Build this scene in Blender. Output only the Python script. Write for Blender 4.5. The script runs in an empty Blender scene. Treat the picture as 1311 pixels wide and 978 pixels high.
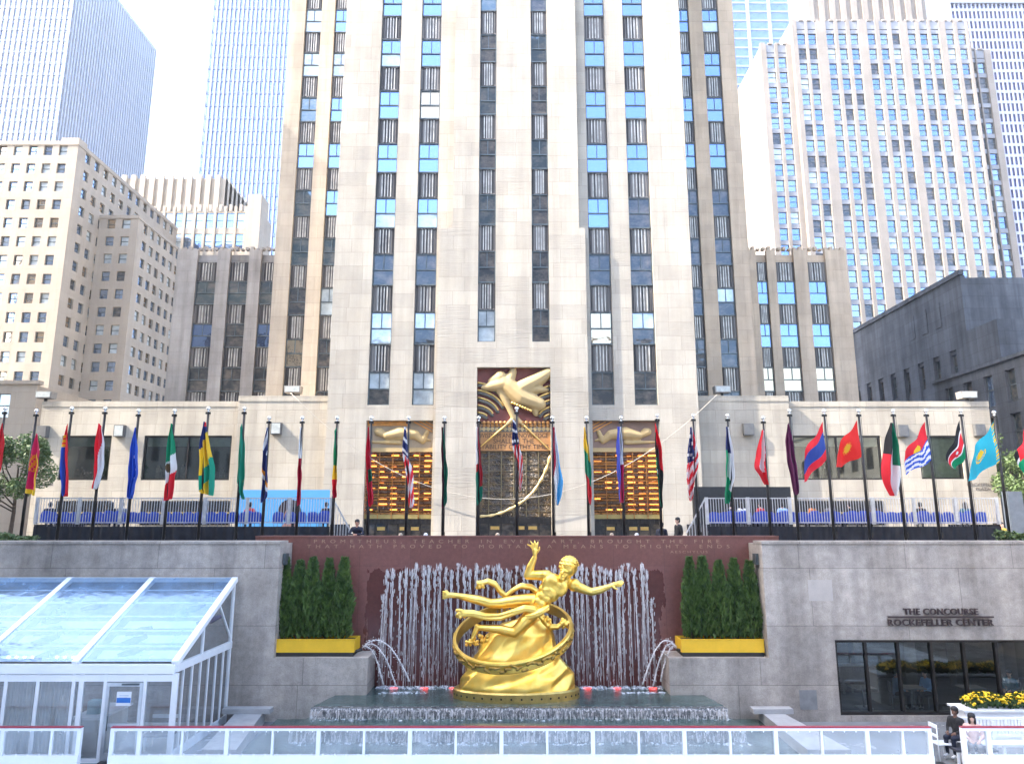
import bpy, math, random
from mathutils import Vector, Matrix, Euler
random.seed(7)
R = math.radians
scene = bpy.context.scene
COL = scene.collection

# ------------------------------------------------------------------ camera numbers (photo is 1311 x 978)
FPX, CX, CY = 923.0, 655.5, 489.0
PITCH = math.atan(179.0 / FPX)
EYE = 1.65
CP, SP = math.cos(PITCH), math.sin(PITCH)

def at(px, py, Y):
    """world point seen at photo pixel (px, py) on the plane at depth Y"""
    u = (px - CX) / FPX
    v = (CY - py) / FPX
    t = Y / (CP - v * SP)
    return Vector((u * t, Y, EYE + (SP + v * CP) * t))

def ax(px, py, Y): return at(px, py, Y).x
def az(py, Y): return at(CX, py, Y).z

ONES = ['first', 'second', 'third', 'fourth', 'fifth', 'sixth', 'seventh', 'eighth', 'ninth', 'tenth', 'eleventh', 'twelfth',
        'thirteenth', 'fourteenth', 'fifteenth', 'sixteenth', 'seventeenth', 'eighteenth', 'nineteenth']
TENS = {20: 'twentieth', 30: 'thirtieth', 40: 'fortieth', 50: 'fiftieth'}
TENP = {20: 'twenty', 30: 'thirty', 40: 'forty', 50: 'fifty'}
def nth(i):
    n = i + 1
    if n < 20: return ONES[n - 1]
    d = n // 10 * 10
    return TENS[d] if n == d else TENP[d] + '-' + ONES[n - d - 1]

# ------------------------------------------------------------------ objects
def link(o, parent=None):
    COL.objects.link(o)
    if parent is not None: o.parent = parent
    return o

def tag(o, label=None, cat=None, group=None, kind=None):
    if label: o['label'] = label
    if cat: o['category'] = cat
    if group: o['group'] = group
    if kind: o['kind'] = kind
    return o

def thing(name, label, cat, loc=(0, 0, 0), rz=0.0, group=None):
    o = bpy.data.objects.new(name, None)
    o.empty_display_size = 0.3
    o.location = loc
    o.rotation_euler = (0, 0, rz)
    link(o)
    return tag(o, label, cat, group)

def copy_tree(o, parent=None):
    c = o.copy()
    link(c, parent)
    if parent is not None: c.parent = parent
    for ch in [k for k in o.children]: copy_tree(ch, c)
    return c

class MB:
    """collects vertices and faces, builds one mesh object"""
    def __init__(s): s.v, s.f, s.m, s.sm = [], [], [], []
    def add(s, vs, fs, mi=0, smooth=False, xf=None):
        b = len(s.v)
        for p in vs:
            p = Vector(p)
            s.v.append(xf @ p if xf is not None else p)
        for f in fs:
            s.f.append(tuple(b + i for i in f)); s.m.append(mi); s.sm.append(smooth)
        return s
    def box(s, x0, x1, y0, y1, z0, z1, mi=0, xf=None):
        if x0 > x1: x0, x1 = x1, x0
        if y0 > y1: y0, y1 = y1, y0
        if z0 > z1: z0, z1 = z1, z0
        return s.add([(x0, y0, z0), (x1, y0, z0), (x1, y1, z0), (x0, y1, z0), (x0, y0, z1), (x1, y0, z1), (x1, y1, z1), (x0, y1, z1)],
              [(0, 3, 2, 1), (4, 5, 6, 7), (0, 1, 5, 4), (1, 2, 6, 5), (2, 3, 7, 6), (3, 0, 4, 7)], mi, False, xf)
    def quad(s, a, b, c, d, mi=0): return s.add([a, b, c, d], [(0, 1, 2, 3)], mi)
    def prism(s, pts, y0, y1, mi=0):
        """pts: (x, z) outline, counter clockwise seen from -Y; extruded from y0 (front) to y1"""
        n = len(pts)
        vs = [(p[0], y0, p[1]) for p in pts] + [(p[0], y1, p[1]) for p in pts]
        fs = [tuple(range(n)), tuple(reversed(range(n, 2 * n)))]
        for i in range(n):
            j = (i + 1) % n
            fs.append((i, i + n, j + n, j))
        return s.add(vs, fs, mi)
    def beam(s, a, b, w, h, mi=0, up=(0, 0, 1)):
        a, b = Vector(a), Vector(b)
        d = (b - a).normalized()
        sd = d.cross(Vector(up))
        if sd.length < 1e-4: sd = d.cross(Vector((0, 1, 0)))
        sd.normalize(); u = sd.cross(d)
        vs = []
        for p in (a, b):
            for i, j in ((-1, -1), (1, -1), (1, 1), (-1, 1)): vs.append(p + sd * (i * w / 2) + u * (j * h / 2))
        return s.add(vs, [(0, 1, 2, 3), (7, 6, 5, 4), (0, 4, 5, 1), (1, 5, 6, 2), (2, 6, 7, 3), (3, 7, 4, 0)], mi)
    def tube(s, pts, rad, n=8, mi=0, cap=True, smooth=True, flat=1.0):
        pts = [Vector(p) for p in pts]
        m = len(pts)
        if not hasattr(rad, '__len__'): rad = [rad] * m
        vs, fs = [], []
        ref = None
        for i, p in enumerate(pts):
            d = (pts[min(i + 1, m - 1)] - pts[max(i - 1, 0)])
            d = d.normalized() if d.length > 1e-9 else Vector((0, 0, 1))
            if ref is None:
                ref = Vector((0, 1, 0)) if abs(d.y) < 0.9 else Vector((1, 0, 0))
            a = (ref - d * ref.dot(d)).normalized(); ref = a
            b = d.cross(a)
            for k in range(n):
                t = 2 * math.pi * k / n
                vs.append(p + (a * math.cos(t) * flat + b * math.sin(t)) * rad[i])
        for i in range(m - 1):
            for k in range(n):
                l = (k + 1) % n
                fs.append((i * n + k, i * n + l, (i + 1) * n + l, (i + 1) * n + k))
        if cap:
            fs.append(tuple(reversed(range(n)))); fs.append(tuple((m - 1) * n + k for k in range(n)))
        return s.add(vs, fs, mi, smooth)
    def ball(s, c, r, n=10, k=6, mi=0, xf=None):
        c = Vector(c)
        if not hasattr(r, '__len__'): r = (r, r, r)
        vs, fs = [(0, 0, r[2])], []
        for i in range(1, k):
            t = math.pi * i / k
            for j in range(n):
                a = 2 * math.pi * j / n
                vs.append((r[0] * math.sin(t) * math.cos(a), r[1] * math.sin(t) * math.sin(a), r[2] * math.cos(t)))
        vs.append((0, 0, -r[2]))
        for j in range(n): fs.append((0, 1 + j, 1 + (j + 1) % n))
        for i in range(k - 2):
            for j in range(n):
                q = (j + 1) % n
                fs.append((1 + i * n + j, 1 + (i + 1) * n + j, 1 + (i + 1) * n + q, 1 + i * n + q))
        L = len(vs) - 1
        for j in range(n): fs.append((1 + (k - 2) * n + j, L, 1 + (k - 2) * n + (j + 1) % n))
        M = Matrix.Translation(c) @ (xf.to_4x4() if xf is not None else Matrix.Identity(4))
        return s.add(vs, fs, mi, True, M)
    def capsule(s, a, ra, b, rb, n=12):
        a, b = Vector(a), Vector(b)
        d = b - a
        L = d.length
        d = d / L if L > 1e-6 else Vector((0, 0, 1))
        pts, rs = [], []
        for t in (80, 55, 28): pts.append(a - d * ra * math.sin(R(t))); rs.append(ra * math.cos(R(t)))
        pts += [a, b]; rs += [ra, rb]
        for t in (28, 55, 80): pts.append(b + d * rb * math.sin(R(t))); rs.append(rb * math.cos(R(t)))
        return s.tube(pts, rs, n)
    def mesh(s, name, mats):
        me = bpy.data.meshes.new(name)
        me.from_pydata([tuple(v) for v in s.v], [], s.f)
        for m in (mats if isinstance(mats, (list, tuple)) else [mats]): me.materials.append(m)
        me.polygons.foreach_set('material_index', s.m)
        me.polygons.foreach_set('use_smooth', s.sm)
        me.update()
        return me
    def build(s, name, mats, parent=None):
        return link(bpy.data.objects.new(name, s.mesh(name, mats)), parent)

def put(name, me, parent=None, loc=(0, 0, 0), rot=(0, 0, 0), scale=(1, 1, 1)):
    o = bpy.data.objects.new(name, me)
    o.location = loc; o.rotation_euler = rot; o.scale = scale
    return link(o, parent)

def struct(name, mb, m):
    o = mb.build(name, m); o['kind'] = 'structure'; return o

def fuse(mb, voxel, smooth=3, name='body'):
    """one continuous surface out of overlapping closed shapes"""
    me = mb.mesh('tmp', [])
    o = bpy.data.objects.new('tmp', me); COL.objects.link(o)
    r = o.modifiers.new('r', 'REMESH'); r.mode = 'VOXEL'; r.voxel_size = voxel; r.use_smooth_shade = True
    if smooth:
        q = o.modifiers.new('s', 'SMOOTH'); q.factor = 0.5; q.iterations = smooth
    dg = bpy.context.evaluated_depsgraph_get(); dg.update()
    out = bpy.data.meshes.new_from_object(o.evaluated_get(dg))
    bpy.data.objects.remove(o); bpy.data.meshes.remove(me)
    out.name = name
    out.materials.clear()
    out.polygons.foreach_set('use_smooth', [True] * len(out.polygons))
    return out

def letters(name, text, size, loc, m, parent, extrude=0.01, align='CENTER', spacing=1.0, word=1.0, rot=(R(90), 0, 0), width=None, bold=0.0):
    c = bpy.data.curves.new(name, 'FONT')
    c.body = text; c.size = size; c.extrude = extrude; c.align_x = align; c.align_y = 'CENTER'
    c.offset = size * bold; c.space_character = spacing; c.space_word = word; c.resolution_u = 3
    c.materials.append(m)
    o = bpy.data.objects.new(name, c); COL.objects.link(o)
    dg = bpy.context.evaluated_depsgraph_get(); dg.update()
    me = bpy.data.meshes.new_from_object(o.evaluated_get(dg))
    bpy.data.objects.remove(o); bpy.data.curves.remove(c)
    xs_ = [v.co.x for v in me.vertices]
    sc = width / (max(xs_) - min(xs_)) if width else 1
    mid = (max(xs_) + min(xs_)) / 2 if align == 'CENTER' else 0
    for v in me.vertices: v.co.x = (v.co.x - mid) * sc
    me.name = name
    return put(name, me, parent, loc, rot)

# ------------------------------------------------------------------ materials
class NT:
    def __init__(s, name):
        s.m = bpy.data.materials.new(name); s.m.use_nodes = True
        s.t = s.m.node_tree; s.n = s.t.nodes
        s.b = s.n['Principled BSDF']; s.out = s.n['Material Output']
    def new(s, k, **kw):
        n = s.n.new(k)
        for a, b in kw.items(): setattr(n, a, b)
        return n
    def lk(s, a, b): s.t.links.new(a, b)
    def math(s, op, a, b=None):
        n = s.new('ShaderNodeMath', operation=op)
        for i, q in enumerate((a, b)):
            if q is None: continue
            if isinstance(q, (int, float)): n.inputs[i].default_value = q
            else: s.lk(q, n.inputs[i])
        return n.outputs[0]
    def pos(s):
        return s.new('ShaderNodeNewGeometry').outputs['Position']
    def obj(s):
        return s.new('ShaderNodeTexCoord').outputs['Object']
    def noise(s, vec, scale, detail=4, rough=0.6, mapping=None):
        if mapping:
            mp = s.new('ShaderNodeMapping'); mp.inputs['Scale'].default_value = mapping
            s.lk(vec, mp.inputs[0]); vec = mp.outputs[0]
        n = s.new('ShaderNodeTexNoise'); n.inputs['Scale'].default_value = scale
        n.inputs['Detail'].default_value = detail; n.inputs['Roughness'].default_value = rough
        s.lk(vec, n.inputs['Vector'])
        return n.outputs['Fac']
    def ramp(s, fac, a, b, lo=0.3, hi=0.7):
        r = s.new('ShaderNodeValToRGB')
        r.color_ramp.elements[0].position = lo; r.color_ramp.elements[0].color = (*a, 1) if hasattr(a, '__len__') else (a, a, a, 1)
        r.color_ramp.elements[1].position = hi; r.color_ramp.elements[1].color = (*b, 1) if hasattr(b, '__len__') else (b, b, b, 1)
        s.lk(fac, r.inputs[0])
        return r.outputs[0]
    def mix(s, fac, a, b, blend='MIX'):
        n = s.new('ShaderNodeMix', data_type='RGBA', blend_type=blend)
        for i, q in ((0, fac), (6, a), (7, b)):
            if isinstance(q, (int, float)): n.inputs[i].default_value = q
            elif isinstance(q, tuple): n.inputs[i].default_value = (*q, 1)
            else: s.lk(q, n.inputs[i])
        return n.outputs[2]
    def bump(s, h, strength=0.3, dist=0.02):
        b = s.new('ShaderNodeBump'); b.inputs['Strength'].default_value = strength; b.inputs['Distance'].default_value = dist
        s.lk(h, b.inputs['Height']); s.lk(b.outputs[0], s.b.inputs['Normal'])
    def set(s, **kw):
        for k, v in kw.items():
            i = s.b.inputs[k.replace('_', ' ')]
            if isinstance(v, tuple): i.default_value = (*v, 1)
            elif isinstance(v, (int, float)): i.default_value = v
            else: s.lk(v, i)
        return s

def plain(name, c, rough=0.6, metal=0.0, var=0.18, scale=3.0, bump=0.0, spec=0.5, coord='pos'):
    q = NT(name)
    p = q.pos() if coord == 'pos' else q.obj()
    f = q.noise(p, scale, 5)
    a = tuple(x * (1 - var) for x in c); b = tuple(min(1, x * (1 + var)) for x in c)
    q.set(Base_Color=q.ramp(f, a, b), Roughness=q.ramp(q.noise(p, scale * 2.3), max(0.02, rough - 0.08), min(1, rough + 0.08)), Metallic=metal)
    q.b.inputs['Specular IOR Level'].default_value = spec
    if bump: q.bump(q.noise(p, scale * 6, 6), bump, 0.02)
    return q.m

def stone(name, c, bw=1.6, bh=0.75, joint=0.012, var=0.1, tool=0.35, rough=0.85, stain=0.12, jointdark=0.72, speck=0.0):
    """coursed ashlar: block to block tone, tooling marks, rain streaks"""
    q = NT(name)
    p = q.pos()
    sx = q.new('ShaderNodeSeparateXYZ'); q.lk(p, sx.inputs[0])
    cb = q.new('ShaderNodeCombineXYZ')
    q.lk(q.math('ADD', sx.outputs[0], sx.outputs[1]), cb.inputs[0]); q.lk(sx.outputs[2], cb.inputs[1])
    br = q.new('ShaderNodeTexBrick', offset=0.37, squash=0.72, squash_frequency=3)
    br.inputs['Scale'].default_value = 1.0
    br.inputs['Brick Width'].default_value = bw; br.inputs['Row Height'].default_value = bh
    br.inputs['Mortar Size'].default_value = joint; br.inputs['Mortar Smooth'].default_value = 0.3; br.inputs['Bias'].default_value = 0.0
    br.inputs['Color1'].default_value = (*[x * (1 - var) for x in c], 1)
    br.inputs['Color2'].default_value = (*[min(1, x * (1 + var)) for x in c], 1)
    br.inputs['Mortar'].default_value = (*[x * jointdark for x in c], 1)
    q.lk(cb.outputs[0], br.inputs['Vector'])
    big = q.ramp(q.noise(p, 0.22, 5, 0.65), 1 - stain, 1.0, 0.35, 0.6)
    streak = q.ramp(q.noise(p, 1.0, 4, 0.6, (1.1, 1.1, 0.05)), 1 - stain, 1.0, 0.35, 0.62)
    warm = q.mix(q.noise(p, 0.6, 3), (1.03, 1.0, 0.95), (0.97, 1.0, 1.04))
    col = q.mix(1.0, br.outputs['Color'], big, 'MULTIPLY')
    col = q.mix(1.0, col, streak, 'MULTIPLY')
    col = q.mix(1.0, col, warm, 'MULTIPLY')
    if speck: col = q.mix(1.0, col, q.ramp(q.mix(.5, q.noise(p, 26, 3, .8), q.noise(p, 3.5, 5, .7)), 1 - speck, 1 + speck, .38, .62), 'MULTIPLY')
    q.set(Base_Color=col, Roughness=rough)
    q.b.inputs['Specular IOR Level'].default_value = 0.25
    # per block direction of the tooling: horizontal in some, vertical in others
    h1 = q.noise(p, 1.0, 3, 0.7, (1.0, 1.0, 16.0)); h2 = q.noise(p, 1.0, 3, 0.7, (9.0, 9.0, 0.7))
    br2 = q.new('ShaderNodeTexBrick', offset=0.37, squash=0.72, squash_frequency=3)
    for k, v in (('Scale', 1.0), ('Brick Width', bw), ('Row Height', bh), ('Mortar Size', joint), ('Bias', -0.1)): br2.inputs[k].default_value = v
    br2.inputs['Color1'].default_value = (0, 0, 0, 1); br2.inputs['Color2'].default_value = (1, 1, 1, 1); br2.inputs['Mortar'].default_value = (0.5, 0.5, 0.5, 1)
    q.lk(cb.outputs[0], br2.inputs['Vector'])
    h = q.mix(br2.outputs['Color'], h1, h2)
    hh = q.math('ADD', q.math('MULTIPLY', h, tool), q.math('MULTIPLY', br.outputs['Fac'], -0.7))
    q.bump(hh, 0.6, 0.03)
    return q.m

def glassy(name, refl, dark, mixv, rough=0.03, wob=0.25, wscale=1.1, rooms=False):
    """coated window glass: a mirror layer over a dark room"""
    q = NT(name)
    p = q.pos()
    if rooms:
        c = q.ramp(q.noise(p, 1.0, 4, .7, (.9, .9, 1.3)), tuple(x * .4 for x in dark), (.16, .125, .09), .42, .74)
        q.set(Base_Color=c, Roughness=.4)
    else: q.set(Base_Color=q.ramp(q.noise(p, 0.8, 3), tuple(x * 0.6 for x in dark), tuple(x * 1.4 for x in dark)), Roughness=0.3)
    g = q.new('ShaderNodeBsdfGlossy'); g.inputs['Color'].default_value = (*refl, 1); g.inputs['Roughness'].default_value = rough
    b = q.new('ShaderNodeBump'); b.inputs['Strength'].default_value = wob; b.inputs['Distance'].default_value = 0.03
    q.lk(q.noise(p, wscale, 2), b.inputs['Height']); q.lk(b.outputs[0], g.inputs['Normal'])
    mx = q.new('ShaderNodeMixShader'); mx.inputs[0].default_value = mixv
    q.lk(q.b.outputs[0], mx.inputs[1]); q.lk(g.outputs[0], mx.inputs[2]); q.lk(mx.outputs[0], q.out.inputs[0])
    return q.m

def clear(name, refl=(0.9, 0.95, 1.0), mixv=0.22, tint=(0.92, 0.96, 0.97), rough=0.03, haze=0.0, hazecol=(0.7, 0.75, 0.8)):
    """see through pane with a reflection, optionally a pale patchy film"""
    q = NT(name)
    tr = q.new('ShaderNodeBsdfTransparent'); tr.inputs[0].default_value = (*tint, 1)
    g = q.new('ShaderNodeBsdfGlossy'); g.inputs['Color'].default_value = (*refl, 1); g.inputs['Roughness'].default_value = rough
    fr = q.new('ShaderNodeFresnel'); fr.inputs[0].default_value = 1.5
    fac = q.math('MINIMUM', q.math('ADD', fr.outputs[0], mixv), 0.95)
    mx = q.new('ShaderNodeMixShader'); q.lk(fac, mx.inputs[0]); q.lk(tr.outputs[0], mx.inputs[1]); q.lk(g.outputs[0], mx.inputs[2])
    last = mx.outputs[0]
    if haze:  # pale film mixed over the pane in random patches
        q.set(Base_Color=hazecol, Roughness=0.6)
        m2 = q.new('ShaderNodeMixShader')
        q.lk(q.ramp(q.noise(q.pos(), 1.4, 5), haze * 0.5, haze * 1.5), m2.inputs[0])
        q.lk(last, m2.inputs[1]); q.lk(q.b.outputs[0], m2.inputs[2]); last = m2.outputs[0]
    q.lk(last, q.out.inputs[0])
    return q.m

LIME = stone('limestone', (0.455, 0.41, 0.345), 2.3, 1.05, 0.012, 0.075, 1.6, stain=0.17)
LIME_B = stone('limestone_blocks', (0.465, 0.415, 0.34), 1.9, 0.95, 0.014, 0.06, 1.2, stain=0.2)
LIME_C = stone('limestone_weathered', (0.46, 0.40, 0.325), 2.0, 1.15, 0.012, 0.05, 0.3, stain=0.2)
LIME_W = stone('limestone_bounce_warm', (0.54, 0.42, 0.305), 2.0, 1.15, 0.012, 0.05, 0.3, stain=0.2)  # right wings' copy: warm bounce in their shade put into the colour
LIME_G = stone('limestone_grey', (0.36, 0.335, 0.31), 2.2, 1.2, 0.014, 0.05, 0.3, stain=0.3)  # greyer stone copy, shade of the low left wing in its colour
LIME_P = stone('limestone_pale', (0.38, 0.33, 0.27), 3.0, 1.5, 0.01, 0.03, 0.2, stain=0.1)
LIME_R = stone('limestone_rose', (0.27, 0.24, 0.215), 3.0, 1.5, 0.01, 0.03, 0.2, stain=0.12)
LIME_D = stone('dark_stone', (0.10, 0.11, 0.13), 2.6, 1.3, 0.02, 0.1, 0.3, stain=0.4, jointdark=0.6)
GREYW = stone('grey_granite', (0.46, 0.405, 0.355), 5.4, 2.0, 0.010, 0.05, 0.25, rough=0.6, stain=0.34, jointdark=0.5, speck=0.24)
REDW = None
BRONZE = plain('dark_bronze', (0.035, 0.032, 0.03), 0.4, 0.6, 0.3, 2.0)
STEEL = plain('window_steel', (0.10, 0.12, 0.125), 0.45, 0.5, 0.25, 2.0)
WHITE = plain('white_paint', (0.78, 0.79, 0.80), 0.4, 0.0, 0.05, 1.5)
ALU = plain('aluminium', (0.62, 0.64, 0.66), 0.35, 0.7, 0.1, 2.0)
GALV = plain('galvanised_steel', (0.55, 0.56, 0.57), 0.45, 0.5, 0.15, 4.0)
BLACK = plain('black_cloth', (0.012, 0.013, 0.018), 0.85, 0.0, 0.4, 1.2, 0.2)
GLASS_BLUE = glassy('glass_sky', (0.30, 0.47, 0.90), (0.02, 0.03, 0.05), 0.55)
GLASS_DARK = glassy('glass_dark', (0.40, 0.55, 0.72), (0.022, 0.024, 0.026), 0.08, rooms=True)
GLASS_TEAL = glassy('glass_teal', (0.42, 0.60, 0.72), (0.02, 0.045, 0.055), 0.20, rooms=True)
GLASS_FAR = glassy('glass_far', (0.50, 0.66, 0.92), (0.06, 0.09, 0.14), 0.45)
BLIND = plain('window_blind', (0.55, 0.60, 0.60), 0.5, 0.0, 0.06, 0.7)
BLIND_G = glassy('glass_over_blind', (0.55, 0.7, 0.9), (0.42, 0.47, 0.48), 0.2)
WARM_G = glassy('glass_warm', (0.75, 0.62, 0.45), (0.12, 0.08, 0.05), 0.5)
# ------------------------------------------------------------------ ground and terrain
PAVE = stone('pavement_granite', (0.33, 0.32, 0.31), 1.2, 1.2, 0.01, 0.08, 0.1, rough=0.7)
FLOOR = plain('wet_terrazzo', (0.20, 0.21, 0.22), 0.22, 0.0, 0.25, 0.6)
ASPH = plain('asphalt', (0.05, 0.05, 0.052), 0.85, 0.0, 0.3, 1.0, 0.3)
ICE = plain('rink_ice', (0.72, 0.80, 0.84), 0.25, 0.0, 0.06, 0.4)
PZ = -5.2
g = MB()
HX, HY0, HY1 = 26.0, 3.0, 28.7
for (x0, x1, y0, y1) in ((-330, -HX, -190, 340), (HX, 330, -190, 340), (-HX, HX, -190, HY0), (-HX, HX, HY1, 340)):
    g.quad((x0, y0, 0), (x1, y0, 0), (x1, y1, 0), (x0, y1, 0))
struct('ground', g, PAVE)
g = MB(); g.quad((-320, 38.5, 0.004), (320, 38.5, 0.004), (320, 45.5, 0.004), (-320, 45.5, 0.004)); struct('road', g, ASPH)
g = MB(); g.box(-60, 60, 38.2, 38.5, 0, 0.13); g.box(-60, 60, 45.5, 45.8, 0, 0.13); struct('kerb', g, PAVE)
g = MB(); g.quad((-HX, HY0, PZ), (HX, HY0, PZ), (HX, HY1, PZ), (-HX, HY1, PZ)); struct('sunken_floor', g, FLOOR)
g = MB(); g.quad((-22, HY0 + 1, PZ + .03), (22, HY0 + 1, PZ + .03), (22, 21.4, PZ + .03), (-22, 21.4, PZ + .03)); struct('ice', g, ICE)
t = thing('retaining_wall', 'grey granite side and near walls closing off the sunken rink', 'wall')
m = MB(); m.box(-HX - .6, -HX, HY0, HY1, PZ, .9); m.box(HX, HX + .6, HY0, HY1, PZ, .9); m.box(-HX, HX, HY0 - .6, HY0, PZ, 0.0); m.build('wall', GREYW, t)

# ------------------------------------------------------------------ the tower
TY = 50.0
FH = 4.42
ROW0 = 9.70
WH = 2.42
SPAN = NT('spandrel_metal')
_p = SPAN.pos()
_s = SPAN.noise(_p, 1.0, 2, 0.5, (5.0, 5.0, 0.05))
SPAN.set(Base_Color=SPAN.ramp(_s, (0.04, 0.036, 0.034), (0.26, 0.235, 0.21), 0.42, 0.68), Roughness=0.45, Metallic=0.35)
SPAN = SPAN.m
RIB_SUNLIT = plain('spandrel_rib_sunlit', (.42, .40, .36), .45, .35, .4, 1.5)  # sunlit highlights of the middle ribs put into a lighter colour

def window_meshes(w, h, tag_):
    """sash window: frame with two panes over one; the glass is its own mesh"""
    f = MB(); b = 0.075
    f.box(-w / 2, -w / 2 + b, -.06, .1, 0, h); f.box(w / 2 - b, w / 2, -.06, .1, 0, h)
    f.box(-w / 2 + b, w / 2 - b, -.06, .1, 0, .09); f.box(-w / 2 + b, w / 2 - b, -.06, .1, h - .08, h)
    f.box(-w / 2 + b, w / 2 - b, -.05, .08, h * .49 - .045, h * .49 + .045)
    f.box(-.03, .03, -.045, .07, h * .49 + .045, h - .08)
    f.box(-w / 2, w / 2, -.14, -.06, -.02, .07)
    fr = f.mesh('window', STEEL)
    p = MB(); p.quad((-w / 2 + b, .02, .09), (w / 2 - b, .02, .09), (w / 2 - b, .02, h - .08), (-w / 2 + b, .02, h - .08))
    q = MB()
    q.quad((-w / 2 + b, .02, .09), (w / 2 - b, .02, .09), (w / 2 - b, .02, h * .49), (-w / 2 + b, .02, h * .49), 0)
    q.quad((-w / 2 + b, .02, h * .49), (w / 2 - b, .02, h * .49), (w / 2 - b, .02, h - .08), (-w / 2 + b, .02, h - .08), 1)
    panes = {'b': p.mesh('pane', GLASS_BLUE), 'd': p.mesh('pane', GLASS_DARK), 't': p.mesh('pane', GLASS_TEAL), 'w': p.mesh('pane', BLIND_G),
             'x': q.mesh('pane', [GLASS_DARK, BLIND_G]), 'y': q.mesh('pane', [BLIND_G, GLASS_BLUE]), 'g': p.mesh('pane', WARM_G)}
    return fr, panes

def spandrel_mesh(w, h):
    s = MB()
    s.box(-w / 2, w / 2, .02, .1, 0, h)
    k = 7
    for i in range(k + 1):
        x = -w / 2 + w * i / k
        big = 1.5 if i in (0, k) else 1.0
        s.prism([(max(-w / 2, x - .04 * big), 0), (min(w / 2, x + .04 * big), 0), (min(w / 2, x + .04 * big), h), (max(-w / 2, x - .04 * big), h)], -.05 - .03 * (i % 2), .019, 1 if i in (2, 3, 4, 5) else 0)
    s.box(-w / 2, w / 2, -.09, -.052, h - .09, h); s.box(-w / 2, w / 2, -.09, -.052, 0, .07)
    return s.mesh('spandrel', [SPAN, RIB_SUNLIT])

def window_strip(parent, x0, x1, y, codes, first=0, top_spandrel=True):
    w = x1 - x0; xc = (x0 + x1) / 2
    fr, panes = window_meshes(w, WH, '')
    sp = spandrel_mesh(w, FH - WH)
    for i, c in enumerate(codes):
        z = ROW0 + (first + i) * FH
        o = put('window', fr, parent, (xc, y, z))
        put('pane', panes[c], o)
        if i < len(codes) - 1 or top_spandrel: put('spandrel', sp, parent, (xc, y, z + WH))

tower = thing('office_tower', 'tall limestone tower with dark vertical window strips rising behind the fountain and flags', 'building', (0, TY, 0))
tower.location = (0, 0, 0)
H = 74.0
# side pairs plane (Y = TY) and the projecting centre
xs = {}
xL, xR = ax(417, 560, TY), ax(896, 560, TY)
A0, A1 = ax(470, 518, TY), ax(498, 518, TY)
B0, B1 = ax(527, 518, TY), ax(555, 518, TY)
C0, C1 = ax(758, 518, TY), ax(787, 518, TY)
D0, D1 = ax(813, 518, TY), ax(843, 518, TY)
cy = TY - 0.6
cL, cR = ax(557, 560, cy), ax(754.5, 560, cy)
uL, uR = ax(580.5, 200, cy), ax(739.5, 200, cy)
E0, E1 = ax(610, 560, cy), ax(634, 438, cy)
F0, F1 = ax(681.5, 438, cy), ax(705.5, 560, cy)
STEPZ = az(292, cy)
RX0, RX1, RZ1 = ax(610, 560, cy), ax(705.5, 560, cy), az(470, cy)       # central portal
EZ = az(538, TY)                                                          # top of side portals
D = 0.42
w = MB()
def pier(x0, x1, y, z0, z1, d=D): w.box(x0, x1, y, y + d, z0, z1)
pier(xL, A0, TY, 0, H); pier(A1, B0, TY, EZ, H); pier(C1, D0, TY, EZ, H); pier(D1, xR, TY, 0, H)
for (a, b) in ((A0, A1), (B0, B1), (C0, C1), (D0, D1)):
    pier(a, b, TY, EZ, ROW0)
pier(B1, uL + .4, TY + .01, 0, H); pier(uR - .4, C0, TY + .01, 0, H)
# centre block: the lower part is wider than the upper part
pier(cL, RX0, cy, 0, STEPZ, .6); pier(RX1, cR, cy, 0, STEPZ, .6)
pier(uL, E0, cy, STEPZ, H, .6); pier(F1, uR, cy, STEPZ, H, .6)
pier(E1, F0, cy, RZ1, H, .6)
for (a, b) in ((E0, E1), (F0, F1)): pier(a, b, cy, RZ1, ROW0 + FH, .6)
# cores behind
w.box(xL, A0, TY + D, TY + 40, 0, H); w.box(A0, C1 + (D1 - C1), TY + D + .01, TY + 40, EZ + .3, H); w.box(D1, xR, TY + D, TY + 40, 0, H)
w.box(RX0 - .1, RX1 + .1, cy + .6, TY + D, RZ1 + .2, H)
w.build('wall', LIME, tower)
wy = TY + .28
window_strip(tower, A0, A1, wy, 'xwdybbybbb'); window_strip(tower, B0, B1, wy, 'wxdybgbbyb')
window_strip(tower, C0, C1, wy, 'dgdbbbbbbb'); window_strip(tower, D0, D1, wy, 'dxddbbbbbb')
window_strip(tower, E0, E1, cy + .3, 'wdtdtdttt', 1); window_strip(tower, F0, F1, cy + .3, 'dddtdtdtt', 1)
# wings set back at each side
WY = 57.8
wl0, wl1 = ax(340, 500, WY), xL + .3
wr0, wr1 = xR - .3, ax(970, 500, WY)
wa0, wa1 = ax(367.5, 402, WY), ax(390, 402, WY)
wb0, wb1 = ax(408.5, 402, WY), ax(430, 402, WY)
wc0, wc1 = ax(882, 402, WY), ax(902, 402, WY)
wd0, wd1 = ax(920.5, 402, WY), ax(943, 402, WY)
w = MB()
for (x0, x1) in ((wl0, wa0), (wa1, wb0), (wb1, wl1)): pier(x0, x1, WY, 0, H)
for (a, b) in ((wa0, wa1), (wb0, wb1)): pier(a, b, WY, 0, ROW0)
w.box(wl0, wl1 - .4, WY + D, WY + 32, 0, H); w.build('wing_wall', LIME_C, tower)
w = MB()
for (x0, x1) in ((wc1, wd0), (wd1, wr1), (wr0, wc0)): pier(x0, x1, WY, 0, H)
for (a, b) in ((wc0, wc1), (wd0, wd1)): pier(a, b, WY, 0, ROW0)
w.box(wr0 + .4, wr1, WY + D, WY + 32, 0, H); w.build('wing_wall', LIME_W, tower)
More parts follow.
